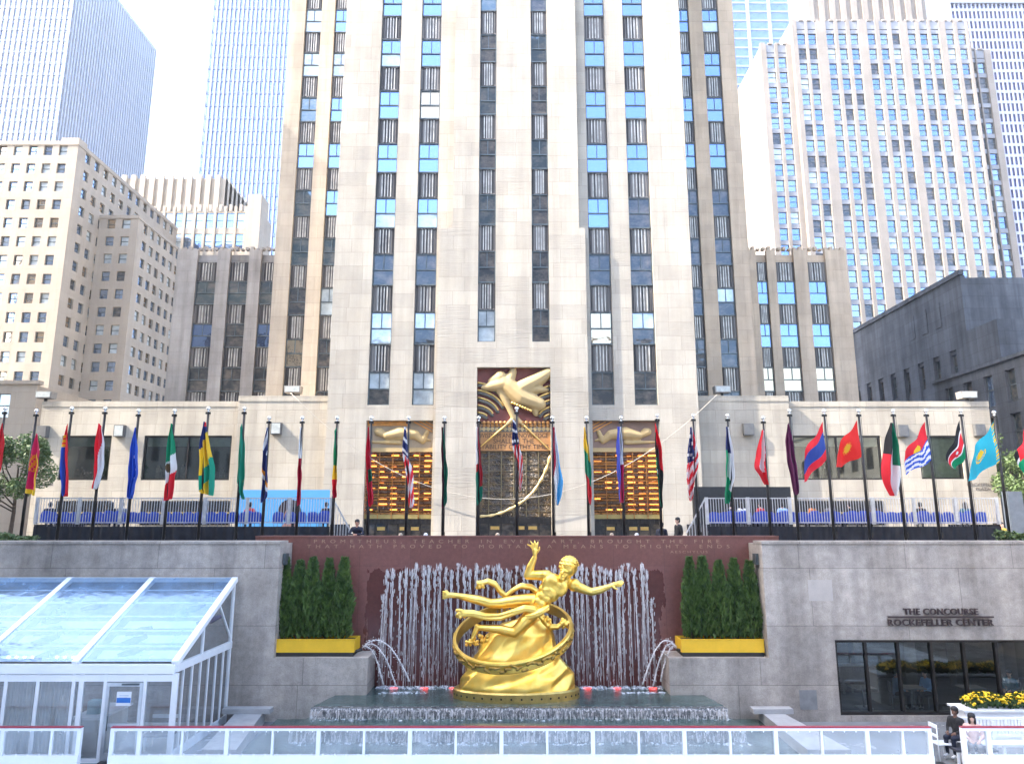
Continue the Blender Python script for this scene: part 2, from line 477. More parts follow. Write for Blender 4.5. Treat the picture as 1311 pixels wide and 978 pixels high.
for (a, b, c) in ((wa0, wa1, 'dgdttbtwwtw'), (wb0, wb1, 'ddwtbbbwbwb'), (wc0, wc1, 'dddddbbbbby'), (wd0, wd1, 'ddxddbbbybb')): window_strip(tower, a, b, WY + .28, c)
# low wings further back (shade on the left one put into its greyer stone)
AY = 69.0
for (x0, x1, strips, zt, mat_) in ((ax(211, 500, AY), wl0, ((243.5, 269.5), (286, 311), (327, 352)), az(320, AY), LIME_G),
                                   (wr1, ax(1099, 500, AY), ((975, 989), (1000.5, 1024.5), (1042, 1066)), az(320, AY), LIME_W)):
    w = MB()
    iv = [(ax(a, 438, AY), ax(b, 438, AY)) for a, b in strips]
    cur = x0
    for (a, b) in iv:
        if a > cur: pier(cur, min(a, x1), AY, 0, zt)
        pier(a, b, AY, 0, ROW0 - 2)
        cur = b
    if cur < x1: pier(cur, x1, AY, 0, zt)
    n = 26
    w.box(x0, x1, AY + D, AY + 22, 0, zt - .4)
    for i in range(n):                                     # fluted parapet
        a = x0 + (x1 - x0) * i / n
        w.box(a, a + (x1 - x0) / n * .55, AY + .002, AY + .5, zt, zt + .16 + .1 * (i % 3))
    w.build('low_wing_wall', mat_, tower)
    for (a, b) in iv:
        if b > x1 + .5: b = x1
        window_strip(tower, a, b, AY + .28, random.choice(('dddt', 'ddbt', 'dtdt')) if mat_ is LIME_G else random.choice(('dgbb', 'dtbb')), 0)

# ------------------------------------------------------------------ street-level pavilions
PY = 51.6
PWALL = LIME_B
def pavilion(label, spans, wins, grilles, sgn):
    t = thing('pavilion', label, 'building')
    w = MB(); gl = []
    for (x0, x1, z1, y) in spans:
        X0, X1, Z = ax(x0, 600, y), ax(x1, 600, y), az(z1, y)
        holes = [(ax(a, 600, y), ax(b, 600, y), az(d, y), az(c, y)) for (a, b, c, d) in wins if a >= x0 - 1 and b <= x1 + 1]
        holes.sort()
        cur = X0
        for (a, b, zb, zt) in holes:
            w.box(cur, a, y, y + .5, 0, Z); w.box(a, b, y, y + .5, 0, zb); w.box(a, b, y, y + .5, zt, Z)
            gl.append((a, b, zb, zt, y)); cur = b
        w.box(cur, X1, y, y + .5, 0, Z)
        w.box(X0, X1, y + 1.2, y + 6.1, 0, Z - .35)
        w.box(X0, X1, y - .04, y - .003, Z - .32, Z + .0)
        w.box(X0, X1, y - .04, y + .5, Z + .003, Z + .07)
    w.build('wall', PWALL, t)
    for (a, b, zb, zt, y) in gl:
        f = MB(); k = .11
        f.box(a, a + k, y + .1, y + .3, zb, zt); f.box(b - k, b, y + .1, y + .3, zb, zt); f.box(a + k, b - k, y + .1, y + .3, zb, zb + k); f.box(a + k, b - k, y + .1, y + .3, zt - k, zt)
        n = max(1, round((b - a) / 2.6))
        for i in range(1, n): x = a + (b - a) * i / n; f.box(x - .05, x + .05, y + .12, y + .28, zb + k, zt - k)
        fr = f.build('window', BRONZE, t)
        p = MB(); p.quad((a + k, y + .2, zb + k), (b - k, y + .2, zb + k), (b - k, y + .2, zt - k), (a + k, y + .2, zt - k)); p.build('pane', SHOPGLASS, fr)
        full = a > 0 and b - a < 4
        p = MB(); p.box(a + .12, b - .12, y + .4, y + .46, zb + .12 if full else zt - .75, zt - .12); p.build('blind', plain('roller_blind', (0.62, 0.57, 0.36) if full else (0.30, 0.33, 0.26), .7), fr)
        p = MB()
        for i in range(6):
            x = a + .6 + (b - a - 1.2) * random.random(); hh = .3 + .6 * random.random()
            p.box(x - .16, x + .16, y + .75, y + 1.0, zb + .11, zb + .11 + hh); p.ball((x, y + .87, zb + .2 + hh), .12)
        p.build('display', plain('window_display', (0.10, 0.075, 0.06), .7, 0, .8, 6), fr)
    for (a, b, c, d) in grilles:
        a, b, c, d = ax(a, 650, PY), ax(b, 650, PY), az(d, PY), az(c, PY)
        f = MB()
        f.box(a, b, PY - .03, PY - .004, c, d, 1)
        n = int((b - a) / .22)
        for i in range(n): x = a + (b - a) * i / n; f.box(x, x + .07, PY - .09, PY - .031, c, d)
        f.box(a, b, PY - .1, PY - .03, (c + d) / 2 - .05, (c + d) / 2 + .06, 2)
        f.build('grille', [BRONZE, plain('grille_shade', (.02, .02, .02), .8), plain('grille_gold', (.35, .27, .13), .5, .3)], t)
    return t
SHOPGLASS = clear('shop_glass', (0.75, 0.85, 0.9), 0.10, (0.55, 0.62, 0.62))
INTER = plain('room_shade', (0.03, 0.03, 0.028), .8, 0, .5, .5)
lp = pavilion('low cream stone pavilion with two dark shop windows at the left of the tower', [(44, 299, 515, PY), (299, 418, 508, PY - .5)],
              [(75, 139, 557.5, 614.5), (181, 294, 557.5, 614.5)], [(72, 141, 641, 672), (181, 294, 641, 672)], -1)
rp = pavilion('low cream stone pavilion with a bare wide window at the right of the tower', [(896, 1016, 508, PY - .5), (1016, 1276, 515, PY)],
              [(1018, 1131, 557.5, 614), (1179, 1234, 557.5, 613)], [(1018, 1131, 641, 672)], 1)
for t, x0, x1 in ((lp, 60, 410), (rp, 900, 1270)):
    m = MB(); m.box(ax(x0, 600, PY), ax(x1, 600, PY), PY + 1.05, PY + 1.15, .2, az(530, PY)); m.build('interior', INTER, t)
LET = plain('bronze_letters', (0.20, 0.17, 0.14), .5, .2)
y = PY - .012
letters('lettering', 'ROCKEFELLER', .24, (ax(53, 620, y), y, az(620, y)), LET, lp, .01, spacing=1.15, width=1.65)
letters('lettering', 'ROCKEFELLER\nPLAZA', .30, (ax(1258, 620, y), y, az(623, y)), LET, rp, .01, spacing=1.12, width=2.2)
# wall lamps and roof floodlights
LAMP = plain('lamp_housing', (0.13, 0.13, 0.13), .5, .3)
LAMPG = plain('lamp_lens', (0.42, 0.44, 0.42), .25)
for i, (px, py, lab) in enumerate(((57, 553, 'dark box lamp on the pavilion wall left of the first shop window'), (155, 552, 'pale fronted box lamp on the pavilion pier between the two shop windows'),
        (355, 549, 'pale fronted box lamp on the taller left pavilion wall above the blue screen'), (957, 550, 'dark box lamp on the taller right pavilion wall'),
        (1154, 552, 'dark box lamp on the right pavilion pier between its windows'), (1252, 551, 'dark box lamp at the far right end of the right pavilion'))):
    y = (PY - .5 if px in (355, 957) else PY) - .01
    p = at(px, py, y)
    t = thing('wall_lamp', lab, 'lamp', p, 0, 'box lamps on the pavilion walls')
    m = MB(); m.prism([(-.36, -.42), (.36, -.42), (.36, .42), (-.36, .42)], -.34, 0); m.build('housing', LAMP, t)
    m = MB(); m.box(-.3, .3, -.36, -.342, -.36, .36); m.build('lens', LAMPG if px in (155, 355) else LAMP, t)
for px, py, lab in ((375, 499, 'floodlight on the left pavilion roof at the foot of the tower'), (925, 500, 'floodlight on the right pavilion roof at the foot of the tower'), (57, 508, 'flat floodlight on the outer left corner of the left pavilion roof'), (1240, 512, 'flat rusty floodlight on the right pavilion roof')):
    p = at(px, py, PY); p.z = az(515 if px in (57, 1240) else 508, PY) + .07
    t = thing('floodlight', lab, 'lamp', p)
    m = MB(); m.box(-.08, .08, .1, .25, 0, .3); m.build('bracket', BRONZE, t)
    m = MB(); m.prism([(-.55, .22), (.55, .22), (.6, .72), (-.6, .72)], -.2, .5); m.build('housing', LIME_G, t)
    m = MB(); m.box(-.5, .5, -.225, -.202, .28, .66); m.build('lens', LAMPG, t)

# ------------------------------------------------------------------ portals
GOLDP = plain('gilding', (0.75, 0.50, 0.16), .35, .85, .15, 3)
CREAM = plain('painted_relief', (0.44, 0.31, 0.14), .7, 0, .1, 1.4)
MAROON = plain('maroon_ground', (0.17, 0.045, 0.035), .7, 0, .15, 1.5)
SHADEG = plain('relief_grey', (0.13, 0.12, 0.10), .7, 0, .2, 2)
t = thing('carved_panel', 'tall carved and gilded panel with an inscription over the central entrance', 'relief')
ry = cy + .5
z0, z1 = az(577, ry), RZ1
m = MB(); m.box(RX0, RX1, ry, ry + .3, z0, z1); m.build('background', MAROON, t)
def P(px, py): q = at(px, py, ry); return (q.x, q.z)
# flowing bands either side
m = MB()
def band(pts, wd, yy, dp, mi):
    for i in range(len(pts) - 1):
        (xa, za), (xb, zb) = P(*pts[i]), P(*pts[i + 1])
        m.beam((xa, yy, za), (xb, yy, zb), dp, wd, mi, up=(0, 1, 0)) if False else m.capsule((xa, yy, za), wd, (xb, yy, zb), wd, 8)
def arc(cx_, cy_, rx_, ry_, a0, a1, n=9): return [(cx_ + rx_ * math.cos(R(a0 + (a1 - a0) * i / n)), cy_ - ry_ * math.sin(R(a0 + (a1 - a0) * i / n))) for i in range(n + 1)]
inside = lambda q: (max(611.5, min(704, q[0])), max(471.5, min(540, q[1])))
fans = []
for k in range(5):
    fans.append([inside(q) for q in arc(606, 534 + 0 * k, 18 + 8 * k, 6 + 9.5 * k, 88, 12 + 4 * k)])
    fans.append([inside(q) for q in arc(710, 536, 14 + 7 * k, 6 + 9 * k, 92, 166 - 6 * k)])
for pts in fans:
    m = MB(); g2 = MB()
    cl = [pts[0]] + [b for a, b in zip(pts, pts[1:]) if (abs(a[0] - b[0]) + abs(a[1] - b[1])) > .8]
    if len(cl) > 2:
        q3 = [(*P(*c),) for c in cl]
        m.tube([(a, ry - .10, b) for a, b in q3], .075, 6)
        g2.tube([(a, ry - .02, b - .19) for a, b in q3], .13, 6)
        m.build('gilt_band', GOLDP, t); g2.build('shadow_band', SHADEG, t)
# a plain swept figure-like cream mass with a raised arm and a wing
s = MB()
def cap(a, ra, b, rb, y1=-.1, y2=-.1):
    (xa, za), (xb, zb) = P(*a), P(*b); s.capsule((xa, ry + y1, za), ra, (xb, ry + y2, zb), rb, 10)
cap((650, 494), .62, (668, 510), .68); cap((668, 510), .68, (690, 518), .5); cap((645, 492), .6, (620, 497), .24); cap((640, 484), .5, (628, 488), .2); cap((652, 488), .42, (657, 476), .28); cap((676, 498), .5, (700, 500), .16)
cap((668, 498), .6, (690, 486), .5); cap((690, 486), .5, (702, 478), .42); cap((640, 500), .3, (652, 522), .24); cap((652, 522), .24, (658, 536), .2); cap((682, 516), .4, (686, 530), .2)
cap((658, 536), .2, (646, 546), .1); cap((660, 534), .18, (672, 546), .1)
me = fuse(s, .07, 2); me.materials.append(CREAM); put('cream_relief', me, t)
m = MB()
for i in range(9): a = -60 + 15 * i; x, z = P(657, 474); m.capsule((x, ry - .1, z), .1, (x + .38 * math.sin(R(a)), ry - .16, z + .36 * math.cos(R(a))), .03, 6)
m.build('gilt_crest', GOLDP, t)
for (a, b) in (((646, 546), (613, 574)), ((672, 546), (703, 576))):
    m = MB(); m.capsule((*[P(*a)[0]], ry - .16, P(*a)[1]), .07, (P(*b)[0], ry - .16, P(*b)[1]), .05, 6); m.build('gilt_rod', GOLDP, t)
m = MB()
for i in range(8):
    x, z = P(656 + 3.3 * i, 517 + 1.4 * i); m.ball((x, ry - .45, z), .11, 8, 5)
m.build('gilt_beads', GOLDP, t)
# pattern course and inscription band
m = MB(); za, zb = az(553, ry), az(540, ry)
m.box(RX0 + .01, RX1 - .01, ry - .06, ry - .003, za, zb, 0)
n = 17
for i in range(n):
    x = RX0 + .05 + (RX1 - RX0 - .1) * (i + .5) / n; h_ = (zb - za)
    m.ball((x, ry - .08, zb - .08), .15, 8, 5, 1); m.ball((x, ry - .04, zb - .28), (.16, .1, .12), 8, 5, 1)
    m.prism([(x, za + .02), (x + .15, za + .2), (x, za + .38), (x - .15, za + .2)], ry - .09, ry - .061, 2)
m.build('pattern_course', [SHADEG, plain('copper_gilding', (0.45, 0.22, 0.07), .45, .6), CREAM], t)
m = MB(); zc_, zd = az(577, ry), za - .01
m.box(RX0 + .01, RX1 - .01, ry - .05, ry - .003, zc_, zd); m.build('inscription_band', plain('ochre_band', (0.40, 0.19, 0.065), .7, 0, .15, 1.2), t)
INK = plain('inscription_ink', (0.03, 0.02, 0.015), .8)
for k, tx in enumerate(('WISDOM AND KNOWLEDGE', 'SHALL BE THE', 'STABILITY OF THY TIMES')):
    letters('lettering', tx, .46, ((RX0 + RX1) / 2, ry - .056, zd - (zd - zc_) * (.2 + .3 * k)), INK, t, .004, width=(RX1 - RX0) * (.93, .55, .95)[k])

# glass screen under it
q = NT('cast_glass'); p_ = q.pos()
nz = q.noise(p_, 1.6, 6, .75); nz2 = q.noise(p_, 1.0, 3, .6, (.8, .8, 3.0))
q.set(Base_Color=q.mix(q.ramp(nz2, 0.0, 1.0, .45, .62), q.ramp(nz, (.012, .010, .008), (.20, .12, .045), .42, .66), (.09, .075, .06)), Roughness=.25, Metallic=.1)
q.bump(nz, 1.0, .25); CASTG = q.m
t = thing('glass_screen', 'tall dark cast glass screen with a gilt swag above the central doors', 'screen')
zb, zt = az(663, ry), az(577.5, ry)
m = MB(); m.box(RX0, RX1, ry + .05, ry + .12, zb, zt); m.build('glass', CASTG, t)
m = MB()
for i in range(7): x = RX0 + (RX1 - RX0) * i / 6; m.box(x - .03, x + .03, ry - .01, ry + .048, zb, zt)
for i in range(11): z = zb + (zt - zb) * i / 10; m.box(RX0, RX1, ry + .02, ry + .046, z - .012, z + .012)
m.build('mullions', plain('dull_gilt_bars', (.22, .17, .09), .5, .6), t)
m = MB(); sw = [(613, 661), (628, 660), (643, 656), (658, 649), (672, 640), (684, 628), (694, 612), (701, 596), (705, 580)]
pts = [(*P(*a),) for a in sw]
dn = []
for i in range(len(pts) - 1):
    for k in range(5): u = k / 5; dn.append((pts[i][0] * (1 - u) + pts[i + 1][0] * u, ry - .1, pts[i][1] * (1 - u) + pts[i + 1][1] * u))
m.tube(dn, [.07 + .045 * (k % 4 == 1) + .03 * (k % 4 == 2) for k in range(len(dn))], 7); m.build('gilt_swag', plain('pale_gilding', (.72, .55, .25), .4, .6), t)
def doors(label, x0, x1, y, zt):
    t = thing('entrance_doors', label, 'doors')
    m = MB(); m.box(x0, x1, y + .1, y + .2, .15, zt); m.build('dark_glass', GLASS_DARK, t)
    m = MB(); n = 6
    for i in range(n + 1): x = x0 + (x1 - x0) * i / n; m.box(x - .05, x + .05, y, y + .098, 0, zt)
    m.box(x0, x1, y - .05, y - .002, zt - .35, zt + .1); m.box(x0, x1, y, y + .3, 0, .15)
    for i in range(16): x = x0 + (x1 - x0) * (i + .3) / 16; m.box(x, x + .09, y - .1, y - .052, zt - .3, zt + .06)
    m.build('frame', BRONZE, t)
    m = MB()
    for i in (1, 3, 4): x = x0 + (x1 - x0) * (i + .15) / n; m.box(x, x + (x1 - x0) / n * .7, y + .03, y + .09, zt - .75, zt - .52)
    m.build('sign_band', GOLDP, t)
doors('bronze framed central doors under the cast glass screen', RX0, RX1, ry - .05, az(663, ry) - .02)

# side portals: painted frieze over an amber lit slatted screen
AMBER = NT('amber_lamp'); AMBER.set(Base_Color=(.5, .2, .05), Emission_Color=(1.0, .30, .05)); AMBER.b.inputs['Emission Strength'].default_value = .75; AMBER = AMBER.m
SLAT = plain('amber_glow_slats', (.50, .22, .06), .3, .75, .35, 2.2)  # orange base holds the screen's amber glow as colour
SLATG = plain('steel_slats', (.17, .12, .085), .3, .8, .3, 2.0)
DKB = plain('screen_backing', (.13, .06, .02), .5, 0, .5, 1)  # brown backing carries some of that glow in its colour
for side, (x0, x1) in (('left', (A0 + .0, B1)), ('right', (C0, D1))):
    py_ = TY + .45
    zt = EZ; zf = az(573.5, py_); zd = az(664, py_)
    t = thing('painted_frieze', 'painted carved frieze over the %s entrance with %s' % (side, 'an orange strip along its top' if side == 'left' else 'ochre diagonal bands'), 'relief')
    m = MB(); m.box(x0, x1, py_, py_ + .3, zf, zt); m.build('background', plain('frieze_tan_' + side, (.34, .26, .17) if side == 'left' else (.24, .15, .11), .7, 0, .12, 1.2), t)
    s = MB(); sg = 1 if side == 'left' else -1
    xm = (x0 + x1) / 2; hh = zt - zf
    def c2(u0, v0, r0, u1, v1, r1):
        s.capsule((xm + sg * (u0 - .5) * (x1 - x0), py_ - .02, zf + v0 * hh), r0, (xm + sg * (u1 - .5) * (x1 - x0), py_ - .02, zf + v1 * hh), r1, 10)
    c2(.16, .6, .28, .3, .42, .18); c2(.3, .46, .3, .5, .55, .46); c2(.5, .55, .46, .72, .5, .34); c2(.72, .5, .34, .84, .25, .2); c2(.84, .25, .2, .9, .6, .16); c2(.45, .5, .2, .36, .25, .1); c2(.62, .45, .22, .95, .28, .08); c2(.06, .22, .09, .5, .2, .16); c2(.2, .62, .24, .22, .6, .2)
    me = fuse(s, .06, 2); me.materials.append(CREAM if side == 'left' else CREAM); put('cream_relief', me, t)
    m = MB()
    if side == 'left': m.box(x0 + .02, x0 + (x1 - x0) * .62, py_ - .06, py_ - .003, zt - .34, zt - .01)
    for k in range(3):
        u = .7 + .09 * k
        a = Vector((xm + sg * (u - .5) * (x1 - x0), py_ - .04, zt - .05)); b = Vector((xm + sg * (min(.99, u + .28) - .5) * (x1 - x0), py_ - .04, zt - .75 + .22 * k))
        m.beam(a, b, .1, .08, 0)
    m.build('ochre_band', plain('ochre_paint_' + side, (.62, .27, .06), .6), t)
    m = MB(); m.box(x0, x1, py_ - .12, py_ - .002, zf - .28, zf - .001); m.build('ledge', CREAM, t)
    t = thing('slatted_screen', 'amber lit slatted metal screen in the %s entrance%s' % (side, '' if side == 'left' else ', brightest along its right edge'), 'screen')
    m = MB(); m.box(x0, x1, py_ + .5, py_ + .6, zd, zf); m.build('backing', DKB, t)
    m = MB(); ml = MB(); n = 11
    for i in range(n + 1):
        z = zd + .35 + (zf - .4 - zd - .35) * i / n
        m.box(x0, x1, py_ + .02, py_ + .16, z - .035, z + .045, 1 if i % 3 else 0); m.box(x0, x1, py_ + .3, py_ + .42, z + .13, z + .24, 0)
        for k in range(6):
            if side == 'right' and k < 3 and random.random() < .75: continue
            if side == 'left' and random.random() < .25: continue
            xa = x0 + (x1 - x0) * (k + .18) / 6; wd_ = (x1 - x0) / 6 * random.uniform(.35, .7)
            if side == 'right' and k == 5: xa, wd_ = x0 + (x1 - x0) * 5.1 / 6, (x1 - x0) / 6 * .8
            ml.box(xa, xa + wd_, py_ + .44, py_ + .49, z + .18, z + .18 + random.uniform(.08, .16))
    for i in range(6): x = x0 + (x1 - x0) * i / 5; m.box(x - .03, x + .03, py_ - .06, py_ + .018, zd, zf - .3)
    m.box(x0, x1, py_ - .03, py_ + .4, zd, zd + .28, 2)
    m.build('slat', [SLAT, SLATG, plain('gilt_sill', (.35, .27, .10), .45, .6)], t); ml.build('lamp_strip', AMBER, t)
    doors('bronze framed doors under the %s slatted screen' % side, x0, x1, py_ + .1, zd - .02)

# cable strung across the front of the tower
t = MB(); pts = []
for i in range(41):
    u = i / 40
    a, b = at(372, 503, 49.0), at(918, 505, 49.0)
    pts.append((a.x + (b.x - a.x) * u, 49.0, a.z + (b.z - a.z) * u - 8.35 * (1 - (2 * u - 1) ** 2) * .86))
t.tube(pts, .024, 6); tag(t.build('cable', plain('cable_sleeve', (.40, .36, .30), .6)), 'pale cable slung in a long curve across the tower entrances', 'cable')
# ------------------------------------------------------------------ buildings round about
def win_variants(w, h, mats):
    out = []
    for mm in mats:
        f = MB(); b = min(.09, w * .08)
        f.quad((-w / 2, 0, 0), (w / 2, 0, 0), (w / 2, 0, h), (-w / 2, 0, h), 0)
        f.box(-w / 2, w / 2, -.07, -.005, h * .5 - .05, h * .5 + .05, 1)
        f.box(-w / 2, -w / 2 + b, -.07, -.005, 0, h, 1); f.box(w / 2 - b, w / 2, -.07, -.005, 0, h, 1)
        f.box(-w / 2, w / 2, -.16, -.005, -.12, 0, 1)
        out.append(f)
    return out

class Facades:
    """collects the openings of one building, then makes them its windows: the first hundred as parts, the rest as one"""
    def __init__(s, parent, w, h, mats, weights=None, bar=STEEL):
        s.p, s.mats, s.wt, s.bar = parent, mats, weights, bar
        s.v = win_variants(w, h, mats); s.l = []
    def add(s, p, rz, code=None): s.l.append((Vector(p), rz, random.choices(range(len(s.mats)), s.wt)[0] if code is None else code))
    def finish(s):
        s.l.sort(key=lambda q: q[0].length)
        me = [v.mesh('window', [mm, s.bar]) for v, mm in zip(s.v, s.mats)]
        for p, rz, c in s.l[:100]: put('window', me[c], s.p, p, (0, 0, rz))
        if len(s.l) > 100:
            big = MB(); k = len(s.mats)
            for p, rz, c in s.l[100:]:
                M = Matrix.Translation(p) @ Matrix.Rotation(rz, 4, 'Z')
                for f, mi in zip(s.v[c].f, s.v[c].m): big.add([s.v[c].v[i] for i in f], [tuple(range(len(f)))], c if mi == 0 else k, False, M)
            o = big.build('upper_windows', list(s.mats) + [s.bar], s.p); o['kind'] = 'stuff'

def grid_face(mb, fac, axis, c, nrm, a0, a1, z0, z1, cols, rows, ww, wh, d=.3, side0=None, side1=None, band=0.0, zoff=.3):
    """a wall face with real openings. axis 'y': face at y=c looking -Y, a = x;  axis 'x': face at x=c with normal nrm*X, a = y"""
    def bx(p0, p1, q0, q1, dep0, dep1):
        if p1 - p0 < 1e-3 or q1 - q0 < 1e-3: return
        if axis == 'y': mb.box(p0, p1, c + dep0, c + dep1, q0, q1)
        else: mb.box(c - nrm * dep0, c - nrm * dep1, p0, p1, q0, q1)
    m0 = side0 if side0 is not None else (a1 - a0) / cols * .4
    m1 = side1 if side1 is not None else m0
    pitch = (a1 - a0 - m0 - m1) / cols
    fh = (z1 - z0) / rows
    xs = [a0 + m0 + pitch * (i + .5) for i in range(cols)]
    cur = a0
    for x in xs:
        bx(cur, x - ww / 2, z0, z1, 0, d); cur = x + ww / 2
    bx(cur, a1, z0, z1, 0, d)
    for x in xs:
        zc = z0
        for j in range(rows):
            zb = z0 + fh * j + fh * zoff
            bx(x - ww / 2, x + ww / 2, zc, zb, band, d); zc = zb + wh
            if axis == 'y': fac.add((x, c + d - .06, zb), 0)
            else: fac.add((c - nrm * (d - .06), x, zb), R(90) if nrm > 0 else R(-90))
        bx(x - ww / 2, x + ww / 2, zc, z1, band, d)

def X(px, Y): return (px - CX) / FPX * Y / (CP - 0 * SP)
def Xz(px, z, Y):
    """x of pixel column px at height z and depth Y"""
    dz = z - EYE
    return (px - CX) / FPX * (Y * CP + dz * SP)

# left: stepped cream office block
t = thing('office_block', 'cream stone office block with rows of small square windows at the far left', 'building')
YA = 95.0; zA = az(181, YA)
xa = Xz(80, az(350, YA), YA)
fac = Facades(t, 1.2, 1.5, [GLASS_FAR, GLASS_DARK, BLIND_G, WARM_G], [5, 1, 5, 2])
w = MB()
fh = 2.62 * 1.0
rows = 14; fh = 2.62
zb_ = zA - 1.6 - rows * 2.72
cols = 8; pit = 1.83
span = 8 * 2.0
grid_face(w, fac, 'y', YA, -1, xa - 30, xa, 3.0, zA - .5, 13, 15, 1.25, 1.55, .3, .5, 1.2) if False else None
def face_px(fac, w, axis, **k): pass
cw = 20.5 / FPX * YA * 1.02
n = 14
grid_face(w, fac, 'y', YA, -1, xa - n * cw - 1.2, xa, zA - .6 - 17 * 2.75, zA - .6, n, 17, 1.2, 1.5, .35, 0, 1.0, 0, .42)
yb = 126.0
grid_face(w, fac, 'x', xa, 1, YA + .35, yb, zA - .6 - 17 * 2.75, zA - .6, 12, 17, 1.2, 1.5, .35, 1.0, 1.0, 0, .42)
w.box(xa - n * cw - 1.2, xa - .35, YA + .35, yb, 0, zA - .7); w.box(xa - n * cw - 1.4, xa + .1, YA - .1, yb, zA - .6, zA)
w.box(xa - n * cw - 1.2, xa, YA, YA + .35, 0, zA - .6 - 17 * 2.75); w.box(xa - .35, xa, YA + .35, yb, 0, zA - .6 - 17 * 2.75)
w.box(xa - 3.2, xa - .6, YA + 1, YA + 3, zA, zA + 1.1)
# lower step in front
YB = 102.0; zB = az(276, YB); xb0, xb1 = xa, Xz(165, az(400, YB), YB)
grid_face(w, fac, 'y', YB, -1, xb0, xb1, zB - .5 - 13 * 2.75, zB - .5, 2, 13, 1.25, 1.5, .35, .7, .7, 0, .42)
grid_face(w, fac, 'x', xb1, 1, YB + .35, 119, zB - .5 - 13 * 2.75, zB - .5, 7, 13, 1.2, 1.5, .35, .8, .8, 0, .42)
w.box(xb0 + .002, xb1 - .35, YB + .35, 119, 0, zB - .6); w.box(xb0 + .002, xb1 + .1, YB - .1, 119, zB - .5, zB)
w.build('wall', LIME_P, t); fac.finish()

# far left slab tower with white fins
def finned(label, x0, x1, y0, y1, h, nx, ny, finw, glassm, finm, rowh=3.9, bandh=.9, side=1, crown=0, name='glass_tower'):
    t = thing(name, label, 'building')
    c = MB(); c.box(x0 + .5, x1 - .5, y0 + .5, y1 - .5, 0, h - .2); c.build('curtain_wall', glassm, t)
    f = MB()
    for i in range(nx + 1): x = x0 + (x1 - x0 - finw) * i / nx; f.box(x, x + finw, y0, y0 + .49, 0, h)
    xs_ = x1 if side > 0 else x0
    for i in range(1, ny + 1):
        y = y0 + (y1 - y0 - finw) * i / ny
        f.box(xs_ - side * .49, xs_, y, y + finw, 0, h)
    f.box(x0 - .02, x1 + .02, y0 - .02, y1, h + .002, h + 1.2)
    f.build('fins', finm, t)
    b = MB(); k = int(h / rowh)
    for j in range(k):
        z = rowh * j
        b.box(x0 + .4, x1 - .4, y0 + .3, y1 - .3, z, z + bandh)
    if crown:
        b.box(x0 + .35, x1 - .35, y0 + .25, y1 - .25, h - crown, h - .3)
    b.build('floor_bands', plain(name + '_bands', finm_c, .5, 0, .06, .1), t)
    return t
FIN_A = plain('pale_fins', (.33, .35, .40), .5, 0, .05, .1)
FIN_B = plain('lilac_fins', (.25, .28, .38), .5, 0, .05, .1)
FG_A = glassy('tower_glass_pale', (.40, .52, .74), (.07, .11, .18), .45, .06)
FG_B = glassy('tower_glass_blue', (.34, .48, .80), (.05, .09, .22), .4, .06)
YT = 210.0
x1 = Xz(86, az(60, YT), YT)
hT = az(-45, YT); y2 = YT * 1.245
finm_c = (.22, .26, .35)
finned('pale blue slab skyscraper with thin white fins at the far left', x1 - 46, x1, YT, y2 + 2, 150 if False else az(-62, YT), 26, 36, .62, FG_A, FIN_A, 4.1, 1.0, 1, 9)
YT2 = 190.0
x0 = Xz(262, az(120, YT2), YT2); x1 = Xz(372, az(120, YT2), YT2)
finm_c = (.17, .24, .44)
finned('deep blue glass skyscraper with close white fins beside the tower on the left', x0, x1, YT2, YT2 + 45, az(-60, YT2), 19, 2, .42, FG_B, FIN_B, 4.0, .9, -1)
# cream stepped block between them
t = thing('stepped_block', 'cream stepped block with ribbed crown between the two skyscrapers at left', 'building')
Y1 = 135.0
w = MB(); fac = Facades(t, 1.5, 3.0, [GLASS_FAR, GLASS_BLUE, BLIND_G], [3, 2, 2])
xa0, xa1 = Xz(140, az(260, Y1), Y1), Xz(285, az(260, Y1), Y1)
zt = az(224, Y1)
for i in range(12):
    a = xa0 + (xa1 - xa0) * i / 12; w.box(a, a + (xa1 - xa0) / 12 * .52, Y1, Y1 + .6, 0, zt)
w.box(xa0, xa1, Y1 + .6, Y1 + 22, 0, zt - .5)
for i in range(9): w.box(xa1 - .6, xa1, Y1 + .7 + 2.2 * i, Y1 + 1.9 + 2.2 * i, 0, zt)
Y2 = 128.0; xb0, xb1 = Xz(180, az(290, Y2), Y2), Xz(331, az(290, Y2), Y2); zt2 = az(264, Y2)
grid_face(w, fac, 'y', Y2, -1, xb0, xb1, zt2 - 1.0 - 6 * 4.2, zt2 - 1.0, 11, 6, 1.5, 3.0, .4, .3, .6, .15, .2)
w.box(xb0, xb1, Y2 + .4, Y2 + 6.8, 0, zt2 - .9); w.box(xb0, xb1, Y2, Y2 + .4, 0, zt2 - 1.0 - 6 * 4.2)
for i in range(23): a = xb0 + (xb1 - xb0) * i / 23; w.box(a, a + (xb1 - xb0) / 46, Y2 + .003, Y2 + .6, zt2 - 1.0, zt2 + .35 * (i % 2))
w.box(xb1 - 1.2, xb1 + 1.3, Y2 - 3, Y2 + 1, 0, az(249, Y2 - 3))
w.build('wall', LIME_P, t); fac.finish()
